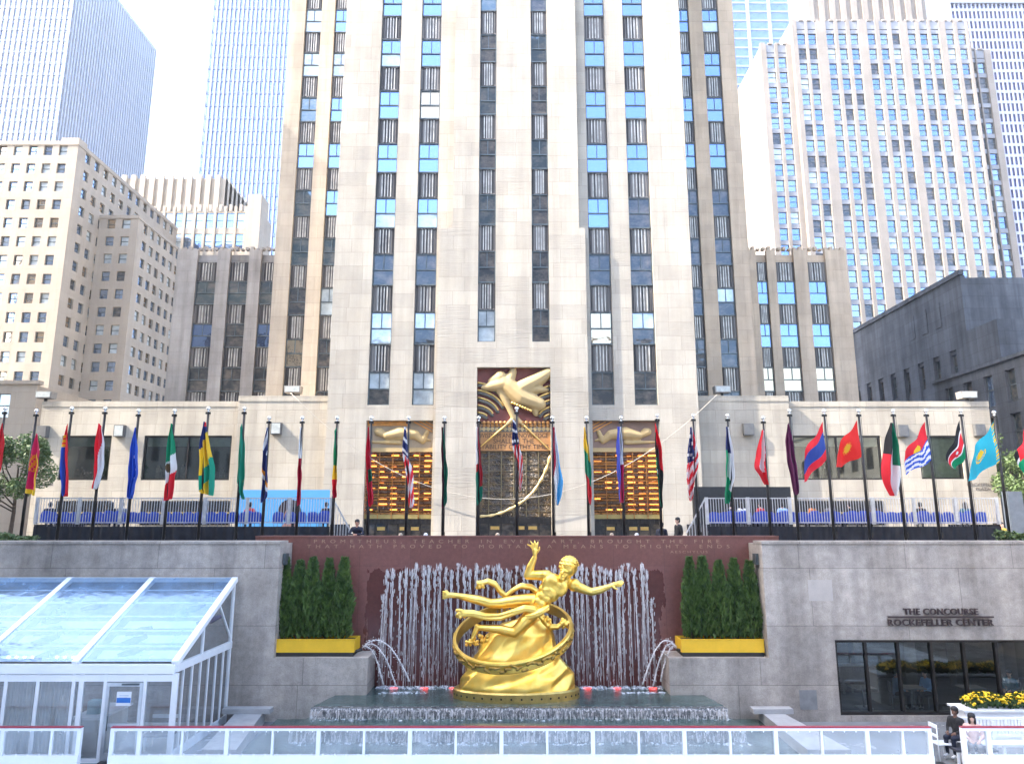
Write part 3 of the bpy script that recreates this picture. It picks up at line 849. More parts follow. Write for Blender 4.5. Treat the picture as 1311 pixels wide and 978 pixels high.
# low cream building behind the left tree
t = thing('corner_building', 'low cream building with a few windows behind the tree at the left edge', 'building')
w = MB(); fac = Facades(t, 1.3, 2.2, [GLASS_TEAL, GLASS_DARK, BLIND_G])
Yk = 66.0; xk = Xz(40, az(560, Yk), Yk)
grid_face(w, fac, 'y', Yk, -1, xk - 22, xk, 1.0, az(492, Yk), 6, 3, 1.3, 2.2, .35)
w.box(xk - 22, xk, Yk + .35, Yk + 14, 0, az(492, Yk) - .1); w.box(xk - 22, xk, Yk, Yk + .35, 0, 1.0); w.box(xk - 22.2, xk + .2, Yk - .2, Yk + .5, az(492, Yk), az(492, Yk) + .35)
w.build('wall', LIME_P, t); fac.finish()

# right: the big pale slab with paired window strips
t = thing('slab_block', 'big pale stone slab with many window strips and a sunlit side at the right', 'building')
YG = 118.0
w = MB(); fac = Facades(t, 1.55, 2.15, [GLASS_FAR, GLASS_BLUE, GLASS_DARK, BLIND_G], [6, 3, 2, 1])
zt = az(27, YG); zm = az(230, YG)
def gx(px): return Xz(px, zm, YG)
sp = MB()
def strips(pxs, zt, y, ncol_w=13.0):
    global w
    fh = 3.05
    nr = int((zt - 4) / fh)
    cols_ = [gx(p) for p in pxs]
    return cols_, fh, nr
groups = [(1002, 1017.5), (1042, 1056.5, ), (1081, 1097, 1113), (1136, 1152.5, 1168.5), (1190, 1206, 1221), (1241, 1257)]
main = [(1042, 1056.5), (1081, 1097, 1113), (1136, 1152.5, 1168.5), (1190, 1206, 1221), (1241, 1257)]
def stripwall(x0, x1, cols_, y, zt, depth, ww=1.55):
    fh = 3.05; d = .55
    cur = x0
    for c in cols_:
        w.box(cur, c - ww / 2, y, y + d, 0, zt); cur = c + ww / 2
    w.box(cur, x1, y, y + d, 0, zt)
    nr = int((zt - 6) / fh)
    for c in cols_:
        for j in range(nr):
            zb = zt - 1.6 - fh * (j + 1)
            sp.box(c - ww / 2, c + ww / 2, y + .25, y + d - .02, zb + 2.15, zb + 3.05 - .12)
            fac.add((c, y + d - .08, zb), 0)
        sp.box(c - ww / 2, c + ww / 2, y + .2, y + d - .02, zt - 1.6, zt + .1)
    w.box(x0, x1, y + d, y + depth, 0, zt - .4)
    for c in range(int((x1 - x0) / 1.4)): w.box(x0 + 1.4 * c, x0 + 1.4 * c + .8, y + .004, y + .5, zt + .002, zt + .35)
stripwall(gx(1030), gx(1266), [gx(p) for gr in main for p in gr], YG, zt, 40)
zt3 = az(57, YG + 1); stripwall(gx(989), gx(1030), [gx(1002), gx(1017.5)], YG + 1.0, zt3, 22)
stripwall(gx(1266), gx(1302), [gx(1275), gx(1288)], YG + 2.0, az(64, YG + 2), 30)
yb = YG + 12; ztu = az(-2, yb)
for i in range(11):
    a = Xz(1034, ztu, yb) + (Xz(1186, ztu, yb) - Xz(1034, ztu, yb)) * i / 11; ww_ = (Xz(1186, ztu, yb) - Xz(1034, ztu, yb)) / 11
    w.box(a, a + ww_ * .5, yb, yb + .5, 40, ztu + 3)
w.box(Xz(1034, ztu, yb), Xz(1186, ztu, yb), yb + .5, yb + 25, 40, ztu + 1.5)
w.box(gx(989) + .01, gx(989) + 7, YG + 22.9, YG + 40, 0, zt3 - .6)
w.build('wall', LIME_R, t); sp.build('spandrels', plain('pale_spandrel', (.22, .23, .26), .6, 0, .1, .4), t)['kind'] = 'stuff'; fac.finish()
# blue tower behind, between
finm_c = (.20, .27, .45)
YI = 240.0
finned('pale blue glass skyscraper showing between the tower and the right slab', Xz(930, az(40, YI), YI), Xz(1016, az(40, YI), YI), YI, YI + 30, az(-40, YI), 3, 3, 1.1, FG_B, FIN_B, 3.8, .8, -1)
# far right gridded tower
t = thing('gridded_tower', 'far right tower with a white grid over small dark windows', 'building')
YH = 175.0; zt = az(4, YH)
x0, x1 = Xz(1238, az(170, YH), YH), Xz(1400, az(170, YH), YH)
c = MB(); c.box(x0 + .6, x1, YH + .6, YH + 40, 0, zt - .5); c.build('curtain_wall', plain('purple_glass', (.025, .03, .09), .12, .2, .3, .2), t)
f = MB(); n = 29
for i in range(n + 1): x = x0 + (x1 - x0) * i / n; f.box(x, x + .34, YH + .25, YH + .59, 0, zt)
j = 0
while j * 3.1 < zt: f.box(x0, x1, YH + .33, YH + .595, 3.1 * j, 3.1 * j + .8); j += 1
f.box(x0 - .05, x1, YH - .05, YH + 40, zt, zt + .8); f.box(x0, x0 + .59, YH + .6, YH + 40, 0, zt)
f.build('grid', FIN_B, t)
# shaded grey building up the side street
t = thing('shaded_block', 'dark grey weathered building in shade at the right with stepped top', 'building')
w = MB(); fac = Facades(t, 1.2, 2.6, [GLASS_DARK, GLASS_TEAL], [2, 1])
xj = Xz(1237, az(420, 72), 72); zj = az(352, 72)
nj = 7
grid_face(w, fac, 'x', xj, -1, 72, 108, 2, zj - 7.5, 11, 4, 1.2, 2.6, .5, 1.2, 1.2, .2)
w.box(xj, xj + .5, 72, 108, zj - 7.5, zj); w.box(xj, xj + .5, 72, 108, 0, 2)
w.box(xj + .5, xj + 40, 72, 108, 0, zj - .3); w.box(xj - .2, xj + .3, 71.8, 108, zj + .002, zj + .5)
for k in range(3): w.box(xj - .06, xj - .003, 76 + 2.6 * k, 77.2 + 2.6 * k, zj - 4.5, zj - 1.8)
xj2 = xj - .6; z2 = az(428, 70)
w.box(xj2, xj2 + 5, 66.5, 71.8, 0, z2 + .6)
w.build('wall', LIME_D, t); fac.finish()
t = thing('street_block', 'nearest dark grey building with tall windows at the right edge', 'building')
w = MB(); fac = Facades(t, 1.25, 3.0, [GLASS_DARK, GLASS_TEAL, GLASS_FAR], [2, 2, 1])
xs_ = Xz(1196, az(500, 71), 71); zs = az(492, 71)
grid_face(w, fac, 'x', xs_, -1, 46, 71, 2.5, zs - .8, 8, 3, 1.25, 3.0, .4, 1, 1)
w.box(xs_, xs_ + .4, 46, 71, 0, 2.5); w.box(xs_, xs_ + .4, 46, 71, zs - .8, zs); w.box(xs_ + .4, xs_ + 30, 46, 71, 0, zs - .2); w.box(xs_ - .2, xs_ + .3, 46, 71, zs + .002, zs + .3)
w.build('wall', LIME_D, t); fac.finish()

# buildings outside the frame: they throw the shade on the rink and show in the glass
def offblock(label, x0, x1, y0, y1, h, m_):
    t = thing('neighbour_building', label, 'building')
    w = MB(); fac = Facades(t, 1.6, 2.4, [GLASS_DARK, GLASS_FAR])
    w.box(x0, x1, y0, y1, 0, h); w.box(x0 - .3, x1 + .3, y0 - .3, y1 + .3, h + .002, h + .8)
    sd = x1 if x0 < 0 else x0
    k = MB()
    nr = int(h / 5)
    for j in range(nr):
        for i in range(int((y1 - y0) / 4)):
            y = y0 + 2 + 4 * i; s_ = 1 if x0 < 0 else -1
            k.box(sd + s_ * .004, sd + s_ * .06, y, y + 1.6, 3 + 5 * j, 5.6 + 5 * j)
        for i in range(int((x1 - x0) / 4)):
            x = x0 + 2 + 4 * i; k.box(x, x + 1.6, y1 + .004, y1 + .06, 3 + 5 * j, 5.6 + 5 * j)
    w.build('wall', m_, t); k.build('windows', GLASS_DARK, t)['kind'] = 'stuff'
offblock('stone office building shading the rink from the left, outside the picture', -70, -38, -60, 29, 61, LIME)
offblock('unseen stone block added at left to shade the low left wing', -95, -66, 46, 58, 80, LIME)  # added out of view to put the low left wing in shade
offblock('stone office building on the right side of the rink, outside the picture', 44, 72, -60, 26, 14, LIME)
offblock('stone store building across the avenue behind the viewer', -48, -14, -130, -95, 50, LIME_P)
offblock('dark stone tower across the avenue behind the viewer', -13, 13, -140, -100, 150, LIME_D)
offblock('stone department store across the avenue behind the viewer', 14, 60, -130, -95, 50, LIME_P)
# ------------------------------------------------------------------ red granite wall, side walls, niches
RY = 28.5          # red wall
SY = 27.0          # grey side walls
q = NT('red_granite'); p_ = q.pos()
sx = q.new('ShaderNodeSeparateXYZ'); q.lk(p_, sx.inputs[0])
cb = q.new('ShaderNodeCombineXYZ'); q.lk(sx.outputs[0], cb.inputs[0]); q.lk(sx.outputs[2], cb.inputs[1])
br = q.new('ShaderNodeTexBrick', offset=0.0)
for k, v in (('Scale', 1.0), ('Brick Width', 1.95), ('Row Height', 2.6), ('Mortar Size', .008), ('Bias', 0.0)): br.inputs[k].default_value = v
br.inputs['Color1'].default_value = (.165, .062, .048, 1); br.inputs['Color2'].default_value = (.185, .072, .058, 1); br.inputs['Mortar'].default_value = (.11, .045, .038, 1)
q.lk(cb.outputs[0], br.inputs['Vector'])
speck = q.ramp(q.noise(p_, 9.0, 6, .7), .82, 1.18, .3, .7)
col = q.mix(1.0, br.outputs['Color'], speck, 'MULTIPLY')
# wet stone round the jets: darker and glossier, ragged upper edge
nzv = q.noise(p_, 1.0, 4, .7, (4.0, 4.0, .6))
hz = q.math('ADD', sx.outputs[2], q.math('MULTIPLY', nzv, -.9))
wz = q.math('LESS_THAN', hz, -.62)
wx = q.math('LESS_THAN', q.math('ADD', q.math('ABSOLUTE', q.math('ADD', sx.outputs[0], -.1)), q.math('MULTIPLY', q.noise(p_, 1.0, 4, .7, (3, 3, .9)), 1.2)), 6.2)
wet = q.math('MULTIPLY', wz, wx)
q.set(Base_Color=q.mix(wet, col, q.mix(1.0, col, (.55, .46, .48), 'MULTIPLY')), Roughness=q.ramp(wet, .38, .12, 0, 1))
q.bump(q.noise(p_, 14, 4), .12, .01)
REDW = q.m
t = thing('fountain_wall', 'polished red granite wall with a carved inscription behind the golden statue', 'wall')
rx0, rx1 = ax(327, 690, RY), ax(997, 690, RY); rz = az(687.5, RY)
m = MB(); m.box(rx0, rx1, RY, RY + .6, PZ, rz); m.box(rx0, rx1, RY - .03, RY + .63, rz + .002, rz + .05)
m.build('wall', REDW, t)
GLET = plain('gilt_letters', (.36, .22, .14), .5, .1, .1, 4)
ly = RY - .008
for tx, xa_, xb_, yy, sz in (('PROMETHEUS, TEACHER IN EVERY ART, BROUGHT THE FIRE', 402, 921, 693, .19), ('THAT HATH PROVED TO MORTALS A MEANS TO MIGHTY ENDS', 393, 934, 699.5, .19), ('AESCHYLUS', 858, 906, 706.5, .13)):
    letters('lettering', tx, sz, ((ax(xa_, yy, ly) + ax(xb_, yy, ly)) / 2, ly, az(yy, ly)), GLET, t, .004, spacing=2.15 if sz > .15 else 1.4, word=1.4, width=ax(xb_, yy, ly) - ax(xa_, yy, ly))

def side_wall(label, x0, x1, ledge0, ledge1, opening=None, z=None):
    t = thing('retaining_wall', label, 'wall')
    m = MB()
    z = az(696, SY)
    if opening:
        a, b, zb, zt = opening
        m.box(x0, a, SY, SY + .8, PZ, z); m.box(a, b, SY, SY + .8, zt, z); m.box(b, x1, SY, SY + .8, PZ, z); m.box(a, b, SY, SY + .8, PZ, zb)
    else: m.box(x0, x1, SY, SY + .8, PZ, z)
    e = x1 if x0 < -10 else x0          # inner end return back to the red wall
    s_ = -1 if x0 < -10 else 1
    m.box(e, e + s_ * .9, SY + .8, RY - .003, PZ, z)
    m.box(x0 - .02, x1 + .02, SY - .05, SY + .9, z + .002, z + .1)
    m.build('wall', GREYW, t)
    m = MB(); zl = az(842, SY); m.box(ledge0 - (0 if x0 < -10 else 0), ledge1 + (0 if x0 < -10 else .5), SY + .003, RY - .002, PZ, zl); m.build('ledge', GREYW, t)
    m = MB(); m.box(e - s_ * .02, e - s_ * .12, SY + .35, SY + .75, .1, .5); m.build('drain_plate', STEEL, t)
    return t
lx1 = ax(355, 760, SY); rxa = ax(979, 760, SY)
lw = side_wall('grey granite wall left of the fountain behind the glass tent', -26, lx1, ax(302, 870, SY), ax(470, 860, SY))
ox0, ox1 = ax(1072, 860, SY), ax(1400, 860, SY)
ozb, ozt = az(916, SY), az(819, SY)
rw = side_wall('grey granite wall right of the fountain with dark lettering and a long shop window', rxa, 26, ax(857, 860, SY), ax(982, 870, SY), (ox0, ox1, ozb, ozt))
# rim step on the lip of the side walls
SLET = plain('sign_bronze', (.07, .05, .05), .45, .5)
y = SY - .06
for tx, xa_, xb_, yy in (('THE CONCOURSE', 1157, 1252, 783), ('ROCKEFELLER CENTER', 1137, 1272, 797)):
    letters('lettering', tx, .30, ((ax(xa_, yy, y) + ax(xb_, yy, y)) / 2, y, az(yy, y)), SLET, rw, .03, spacing=1.1, width=ax(xb_, yy, y) - ax(xa_, yy, y), bold=.018)
m = MB(); m.box(ax(1137, 790, y), ax(1272, 790, y), y - .03, y + .03, az(790.5, y), az(788.5, y)); m.build('lettering_rule', SLET, rw)
m = MB(); a, b = at(1023, 883, SY - .01), at(1047, 908, SY - .01)
m.box(a.x, b.x, SY - .012, SY - .004, b.z, a.z); m.build('access_panel', plain('panel_grey', (.2, .2, .2), .5), rw)
m = MB(); a, b = at(1034, 742, SY - .01), at(1067, 769, SY - .01)
m.box(a.x, b.x, SY - .006, SY - .003, b.z, a.z); m.build('paint_patch', plain('patch_grey', (.43, .385, .345), .6, 0, .08, 3), rw)
# window of the concourse
f = MB(); k = .1
f.box(ox0, ox0 + k, SY + .1, SY + .3, ozb, ozt); f.box(ox0 + k, ox1, SY + .1, SY + .3, ozt - k, ozt); f.box(ox0 + k, ox1, SY + .1, SY + .3, ozb, ozb + k)
for px in (1113, 1155, 1198, 1240, 1282): x = ax(px, 860, SY); f.box(x - .045, x + .045, SY + .12, SY + .28, ozb + k, ozt - k)
wf = f.build('window', BRONZE, rw)
p = MB(); p.quad((ox0 + k, SY + .2, ozb + k), (ox1, SY + .2, ozb + k), (ox1, SY + .2, ozt - k), (ox0 + k, SY + .2, ozt - k)); p.build('pane', clear('concourse_glass', (.75, .85, .9), .06, (.6, .66, .66)), wf)
m = MB(); m.box(ox0 - 1, ox1 + 12, SY + 7, SY + 7.2, PZ, ozt + 1); m.box(ox0 - 1, ox1 + 12, SY + .82, SY + 7, ozt + .3, ozt + .4); m.box(ox0 - .2, ox0 - .1, SY + .82, SY + 7, PZ, ozt + .3)
m.box(ox0 - .1, ox1 + 12, SY + .82, SY + 7, PZ + .01, PZ + .06)
m.build('interior', plain('dark_interior', (.035, .035, .035), .5, 0, .4, .6), rw)
m = MB()
for i in range(5): x = ox0 + .8 + 2.1 * i; m.box(x, x + .5, SY + 5.0, SY + 5.5, PZ + .06, ozt + .3)
m.build('column', plain('interior_column', (.09, .09, .095), .5), rw)
m = MB(); m.box(ox0 + .1, ox0 + 3.4, SY + 4.2, SY + 4.9, PZ + .06, PZ + 1.05); m.box(ox0 + .5, ox0 + 1.7, SY + 6.7, SY + 6.95, -3.6, -2.6); m.build('counter', plain('counter_grey', (.14, .12, .11), .4), rw)
m = MB()
for i in range(7): x = ox0 + .6 + 1.05 * i; m.box(x, x + .7, SY + 2.2 + .5 * (i % 3), SY + 2.3 + .5 * (i % 3), ozt + .22, ozt + .29)
q = NT('ceiling_lamp'); q.set(Emission_Color=(1, .9, .75)); q.b.inputs['Emission Strength'].default_value = 1.5; m.build('ceiling_lamp', q.m, rw)

# planters, arborvitae
YEL = plain('yellow_planter_paint', (.80, .47, .02), .5, 0, .08, 2)
SOIL = plain('planter_base', (.03, .028, .027), .8)
LEAF = NT('arborvitae_leaf'); p_ = LEAF.obj()
LEAF.set(Base_Color=LEAF.ramp(LEAF.noise(p_, 3.2, 4, .7), (.025, .062, .014), (.13, .21, .045), .34, .70), Roughness=.6); LEAF = LEAF.m
BARK = plain('bark', (.07, .05, .035), .9, 0, .3, 6)
def arbor(seed, h, r):
    rnd = random.Random(seed); b = MB()
    for i in range(4300):
        u = rnd.random() ** .8
        prof = min(1.0, (1 - u) * 1.9 + .03) ** .62 * (1 - .2 * u) * (.82 + .18 * math.sin(u * 9 + seed) * rnd.random())
        a = rnd.random() * 2 * math.pi
        lump = 1 + .16 * math.sin(a * 3 + u * 11 + seed) + .1 * math.sin(a * 7 - u * 17)
        rr = r * prof * lump * (rnd.random() ** .35)
        z = .12 + u * (h - .15)
        p = Vector((rr * math.cos(a), rr * math.sin(a), z))
        s_ = rnd.uniform(.05, .105)
        up = Vector((math.cos(a) * .5 + rnd.uniform(-.3, .3), math.sin(a) * .5 + rnd.uniform(-.3, .3), 1)).normalized()
        sd = up.cross(Vector((rnd.uniform(-1, 1), rnd.uniform(-1, 1), rnd.uniform(-.3, .3)))).normalized()
        b.quad(p - sd * s_ * .4, p + sd * s_ * .4, p + sd * s_ * .25 + up * s_ * 1.9, p - sd * s_ * .25 + up * s_ * 1.9)
    return b.mesh('crown', LEAF)
crowns = [arbor(3, 3.35, .40), arbor(11, 3.2, .42), arbor(23, 3.0, .45)]
tr = MB(); tr.tube([(0, 0, 0), (.02, 0, 1.2), (0, .02, 2.4)], [.06, .045, .02], 7); trunk_me = tr.mesh('trunk', BARK)
zl = az(842, SY)
for side, pxa, pxb, tops in (('left', 345, 453, ((360, 716), (378, 720), (396, 716), (416, 717), (437, 716))), ('right', 873, 979, ((887, 715), (905, 715), (925, 720), (946, 717), (965, 720)))):
    x0, x1 = ax(pxa, 828, SY + .2), ax(pxb, 828, SY + .2)
    t = thing('planter_box', 'long yellow planter box on the granite ledge %s of the fountain' % side, 'planter', (0, 0, 0), 0, 'yellow planters beside the fountain')
    zb, zt = az(835, SY + .25), az(819, SY + .25)
    m = MB(); m.box(x0, x1, SY + .25, SY + .29, zb, zt); m.box(x0, x1, RY - .25, RY - .21, zb, zt); m.box(x0, x0 + .04, SY + .29, RY - .25, zb, zt); m.box(x1 - .04, x1, SY + .29, RY - .25, zb, zt)
    m.box(x0 - .02, x1 + .02, SY + .235, SY + .30, zt + .001, zt + .03)
    m.build('box', YEL, t)
    m = MB(); m.box(x0 + .05, x1 - .05, SY + .3, RY - .26, zb - .18, zt - .08); m.box(x0 + .03, x1 - .02, SY + .27, SY + .3, zl + .002, zb - .002); m.build('base', SOIL, t)
    for i, (px, py) in enumerate(tops):
        p = at(px, 818, SY + .72); h = az(py, SY + .72) - (zt - .1)
        t = thing('arborvitae', 'narrow green conifer %s in the %s yellow planter' % (('at the left end', 'second from the left', 'in the middle', 'second from the right', 'at the right end')[i], side), 'tree', (p.x, SY + .72 + .12 * (i % 2), zt - .1), 1.3 * i, 'conifers in the yellow planters')
        s_ = h / (3.35, 3.2, 3.0)[i % 3]
        put('crown', crowns[i % 3], t, scale=(.98, 1.0, s_)); put('trunk', trunk_me, t)
# bright low shrub at each planter foot
# ------------------------------------------------------------------ basin, water
WATER = NT('water'); p_ = WATER.pos()
WATER.set(Base_Color=WATER.ramp(WATER.noise(p_, .9, 4), (.03, .055, .05), (.075, .11, .10)), Roughness=.07)
WATER.bump(WATER.noise(p_, 5, 4, .6, (1, 2.2, 1)), .35, .05); WATER = WATER.m
FOAM = NT('foam'); p_ = FOAM.pos()
FOAM.set(Base_Color=(.78, .80, .84), Roughness=.5, Alpha=FOAM.ramp(FOAM.noise(p_, 7, 6, .75), 0.0, .75, .45, .66)); FOAM = FOAM.m
def watersheet(name, along, lo, hi, white=.5):
    q = NT(name); p_ = q.pos()
    n1 = q.noise(p_, 1.0, 5, .75, along)
    q.set(Base_Color=(.93, .89, .87), Roughness=.4, Alpha=q.ramp(n1, 0.05, white, lo, hi))
    return q.m
FALL = watersheet('falling_water', (17, 17, .9), .42, .68, .7)
JET = watersheet('jet_water', (24, 24, 1.6), .32, .68, .72)
UZ, LZ = -4.33, -4.66
BSTONE = plain('basin_stone', (.10, .105, .105), .25, 0, .3, 2.0)
fx0, fx1 = ax(398, 907, 25.3), ax(931, 907, 25.3)
t = thing('fountain_basin', 'two-stepped dark stone fountain basin with water spilling over its long lips', 'fountain')
m = MB()
bx0, bx1 = ax(447, 882, 27.6), ax(885, 882, 27.6)
def tier(m, x0, x1, b0, b1, yf, yb, z0, z1, mi=0):
    m.add([(x0, yf, z0), (x1, yf, z0), (b1, yb, z0), (b0, yb, z0), (x0, yf, z1), (x1, yf, z1), (b1, yb, z1), (b0, yb, z1)], [(0, 3, 2, 1), (4, 5, 6, 7), (0, 1, 5, 4), (1, 2, 6, 5), (2, 3, 7, 6), (3, 0, 4, 7)], mi)
tier(m, fx0, fx1, bx0, bx1, 25.3, RY - .02, UZ - .12, UZ - .012)
tier(m, fx0 + .3, fx1 - .3, bx0 + .3, bx1 - .3, 25.6, RY - .02, PZ, UZ - .122)
m.build('upper_tier', BSTONE, t)
m = MB(); lx0, lx1 = ax(372, 924, 24.3), ax(957, 924, 24.3)
tier(m, lx0, lx1, fx0 + .1, fx1 - .1, 24.3, 25.6, LZ - .12, LZ - .012); tier(m, lx0 + .4, lx1 - .4, fx0 + .3, fx1 - .3, 24.6, 25.6, PZ, LZ - .122)
m.build('lower_tier', BSTONE, t)
def wavy(x0, x1, b0, b1, yf, yb, z, n=60, k=10, drop=.06):
    m = MB(); vs = []; fs = []
    for j in range(k + 1):
        v = j / k
        for i in range(n + 1):
            u = i / n
            x = (x0 + (x1 - x0) * u) * (1 - v) + (b0 + (b1 - b0) * u) * v
            vs.append((x, yf + (yb - yf) * v, z - (drop if j == 0 else 0) + .008 * math.sin(i * 1.7 + j * 2.1)))
    for j in range(k):
        for i in range(n): a = j * (n + 1) + i; fs.append((a, a + 1, a + n + 2, a + n + 1))
    m.add(vs, fs, 0, True); return m
wavy(fx0 - .02, fx1 + .02, bx0, bx1, 25.27, RY - .03, UZ).build('water_surface', WATER, t)
wavy(lx0 - .02, lx1 + .02, fx0, fx1, 24.27, 25.62, LZ, k=5).build('water_surface', WATER, t)
def curtain(x0, x1, y, z0, z1, n=150, rows=6, side=None):
    m = MB(); vs = []; fs = []
    for j in range(rows + 1):
        v = j / rows
        for i in range(n + 1):
            u = i / n
            vs.append((x0 + (x1 - x0) * u, y - .10 * math.sqrt(v) + .03 * math.sin(i * 2.3 + j) + .02 * random.random(), z0 + (z1 - z0) * v))
    for j in range(rows):
        for i in range(n): a = j * (n + 1) + i; fs.append((a, a + n + 1, a + n + 2, a + 1))
    m.add(vs, fs, 0, True); return m
curtain(fx0, fx1, 25.26, UZ - .02, LZ).build('cascade', FALL, t); curtain(lx0, lx1, 24.26, LZ - .02, PZ + .12).build('cascade', FALL, t)
def foamstrip(x0, x1, y0, y1, z, h, n=140):
    m = MB(); rnd = random.Random(int(abs(x0 * 77 + y0 * 13)))
    for i in range(n):
        x = x0 + (x1 - x0) * rnd.random(); r = h * rnd.uniform(.35, 1)
        m.ball((x, y0 + (y1 - y0) * rnd.random(), z), (r * rnd.uniform(.8, 2), r, r * rnd.uniform(.4, 1.0)), 7, 4)
    return m
foamstrip(fx0, fx1, 24.95, 25.2, LZ, .05, 190).build('foam', FOAM, t); foamstrip(lx0, lx1, 23.85, 24.2, PZ + .1, .08, 210).build('foam', FOAM, t)
for (a, b, y) in ((482, 590, 28.2), (730, 848, 28.2)): foamstrip(ax(a, 883, y), ax(b, 883, y), 27.9, 28.35, UZ, .085, 190).build('foam', FOAM, t)
for (a, b) in ((484, 546), (796, 850)): foamstrip(ax(a, 889, 27.3), ax(b, 889, 27.3), 27.2, 27.45, UZ, .06, 90).build('foam', FOAM, t)
q = NT('red_water_lamp'); q.set(Base_Color=(.5, .03, .03), Emission_Color=(1.0, .06, .05)); q.b.inputs['Emission Strength'].default_value = .35
for px in (504, 543, 580, 752, 790, 836):
    p = at(px, 880, 28.0); m = MB(); m.ball((p.x, 28.0, UZ + .02), (.16, .06, .035), 8, 5); m.build('underwater_lamp', q.m, t)
# pool in front and the grey kerbs that frame it
m = wavy(ax(318, 925, 24.0), ax(1010, 925, 24.0), ax(318, 925, 24.0), ax(1010, 925, 24.0), 22.3, 26.95, PZ + .1, 90, 16, 0); o = m.build('pool_water', WATER, None); o['kind'] = 'structure'
m = MB()
for (a, b, c, d) in (((975, 900), (1040, 925), 0, 0), ((300, 900), (318, 930), 0, 0)):
    pass
for sgn in (-1, 1):
    xa_ = ax(300 if sgn < 0 else 1000, 905, 26.5); xb_ = ax(335 if sgn < 0 else 975, 905, 26.5)
    xc_ = ax(262 if sgn < 0 else 1085, 955, 22.6); xd_ = ax(306 if sgn < 0 else 1030, 955, 22.6)
    zz = PZ + .42
    x = sorted
    m.add([(xa_, 26.9, PZ), (xb_, 26.9, PZ), (xd_, 22.4, PZ), (xc_, 22.4, PZ), (xa_, 26.9, zz), (xb_, 26.9, zz), (xd_, 22.4, zz), (xc_, 22.4, zz)], [(0, 1, 2, 3), (7, 6, 5, 4), (0, 4, 5, 1), (1, 5, 6, 2), (2, 6, 7, 3), (3, 7, 4, 0)])
    m.box(min(xa_, xb_) - .35, max(xa_, xb_) + .35, 26.3, 26.7, zz + .002, zz + .16)
struct('kerb', m, plain('kerb_granite', (.34, .335, .33), .6, 0, .15, 2))

# jets along the red wall
def jet_mesh(seed, h):
    rnd = random.Random(seed); b = MB()
    pts, rs = [], []
    for i in range(15):
        u = i / 14
        pts.append((rnd.uniform(-.006, .006), -.10 - .10 * u + rnd.uniform(-.02, .02), -h * u))
        rs.append((.035 + .05 * (1 - u) ** 3 + .018 * rnd.random()) * (.35 if i == 0 else 1))
    rs = [r * .38 for r in rs]
    for k in range(5):
        ox, st, en = rnd.gauss(0, .034), rnd.uniform(0, .25) * (k > 0), 1 - rnd.uniform(0, .3) * (k > 2)
        q_ = []
        for i in range(12):
            u = st + (en - st) * i / 11; q_.append((ox * (.35 + u) + rnd.uniform(-.003, .003), -.09 - .1 * u + rnd.uniform(-.01, .01), -h * u))
        r0 = rnd.uniform(.004, .008); b.tube(q_, [r0 * (1.7 - i / 11) * rnd.uniform(.85, 1.12) for i in range(12)], 5)
    for i in range(70):
        u = rnd.random() ** 1.8
        r = rnd.uniform(.005, .015)
        b.ball((rnd.gauss(0, .05), -.12 - .1 * u, -h * u + .03), (r, r, r * rnd.uniform(1, 2.6)), 6, 4)
    for i in range(9): b.ball((rnd.gauss(0, .035), -.1, rnd.uniform(-.12, .03)), rnd.uniform(.014, .03), 6, 4)
    return b.mesh('fountain_jet', [JET])
jm = [jet_mesh(i, 1.0) for i in range(6)]
n = 58
for i in range(n):
    px = 492 + (836 - 492) * i / (n - 1) + random.uniform(-2, 2)
    top = 731 + random.uniform(-5, 6) + (34 if i in (0, n - 1) else 0) + (10 if 31 <= i <= 34 and i % 2 else 0)
    p = at(px, top, RY - .1)
    o = put('fountain_jet', jm[i % 6], None, (p.x, RY - .02, p.z), (0, 0, .4 * (i % 5) - .8), (random.uniform(.8, 1.25), random.uniform(.8, 1.1), p.z - UZ))
    tag(o, 'white falling water jet on the red wall, %s from the left' % nth(i), 'water jet', 'jets running down the red wall')
# arcing side spouts
SPW = watersheet('spout_water', (10, 10, 6), .25, .6, .8)
for sgn, (sx_, sy_), ends, lab in ((-1, (464, 829), ((491, 876), (507, 878), (524, 872)), 'left'), (1, (866, 829), ((846, 872), (836, 878), (823, 876)), 'right')):
    for k, (ex, ey) in enumerate(ends):
        b = MB(); rnd = random.Random(k + 5 * sgn); pts, rs = [], []
        y0 = SY + .5
        a, e = at(sx_, sy_, y0), at(ex, ey, y0 + .1)
        for i in range(19):
            u = i / 18
            hh = .16 + .16 * k
            z = a.z + hh * 4 * u * (1 - u) * (1 - u * .2) + (e.z - a.z) * u ** 1.9
            pts.append((a.x + (e.x - a.x) * u + rnd.uniform(-.012, .012), y0 + .1 * u + rnd.uniform(-.02, .02), z)); rs.append(.012 + .012 * u + .008 * rnd.random())
        b.tube(pts, rs, 7)
        for i in range(130):
            u = rnd.uniform(.1, 1); w_ = pts[int(u * 18)]; r = rnd.uniform(.006, .018)
            b.ball((w_[0] + rnd.gauss(0, .05), w_[1] + rnd.gauss(0, .03), w_[2] + rnd.gauss(0, .05)), r, 6, 4)
        tag(b.build('water_spout', SPW), 'arcing thin water spout %s of the statue, %s of three' % (lab, ('shortest', 'middle', 'longest')[k]), 'water jet', 'arcing spouts at the basin ends')
    m = MB(); x = ax(sx_, 829, SY + .5); m.tube([(x - sgn * -.5, SY + .5, az(836, SY + .5)), (x, SY + .5, az(831, SY + .5))], [.05, .05], 8)
    tag(m.build('spout_pipe', BRONZE), 'dark pipe feeding the water arcs at the %s end of the basin' % lab, 'pipe')

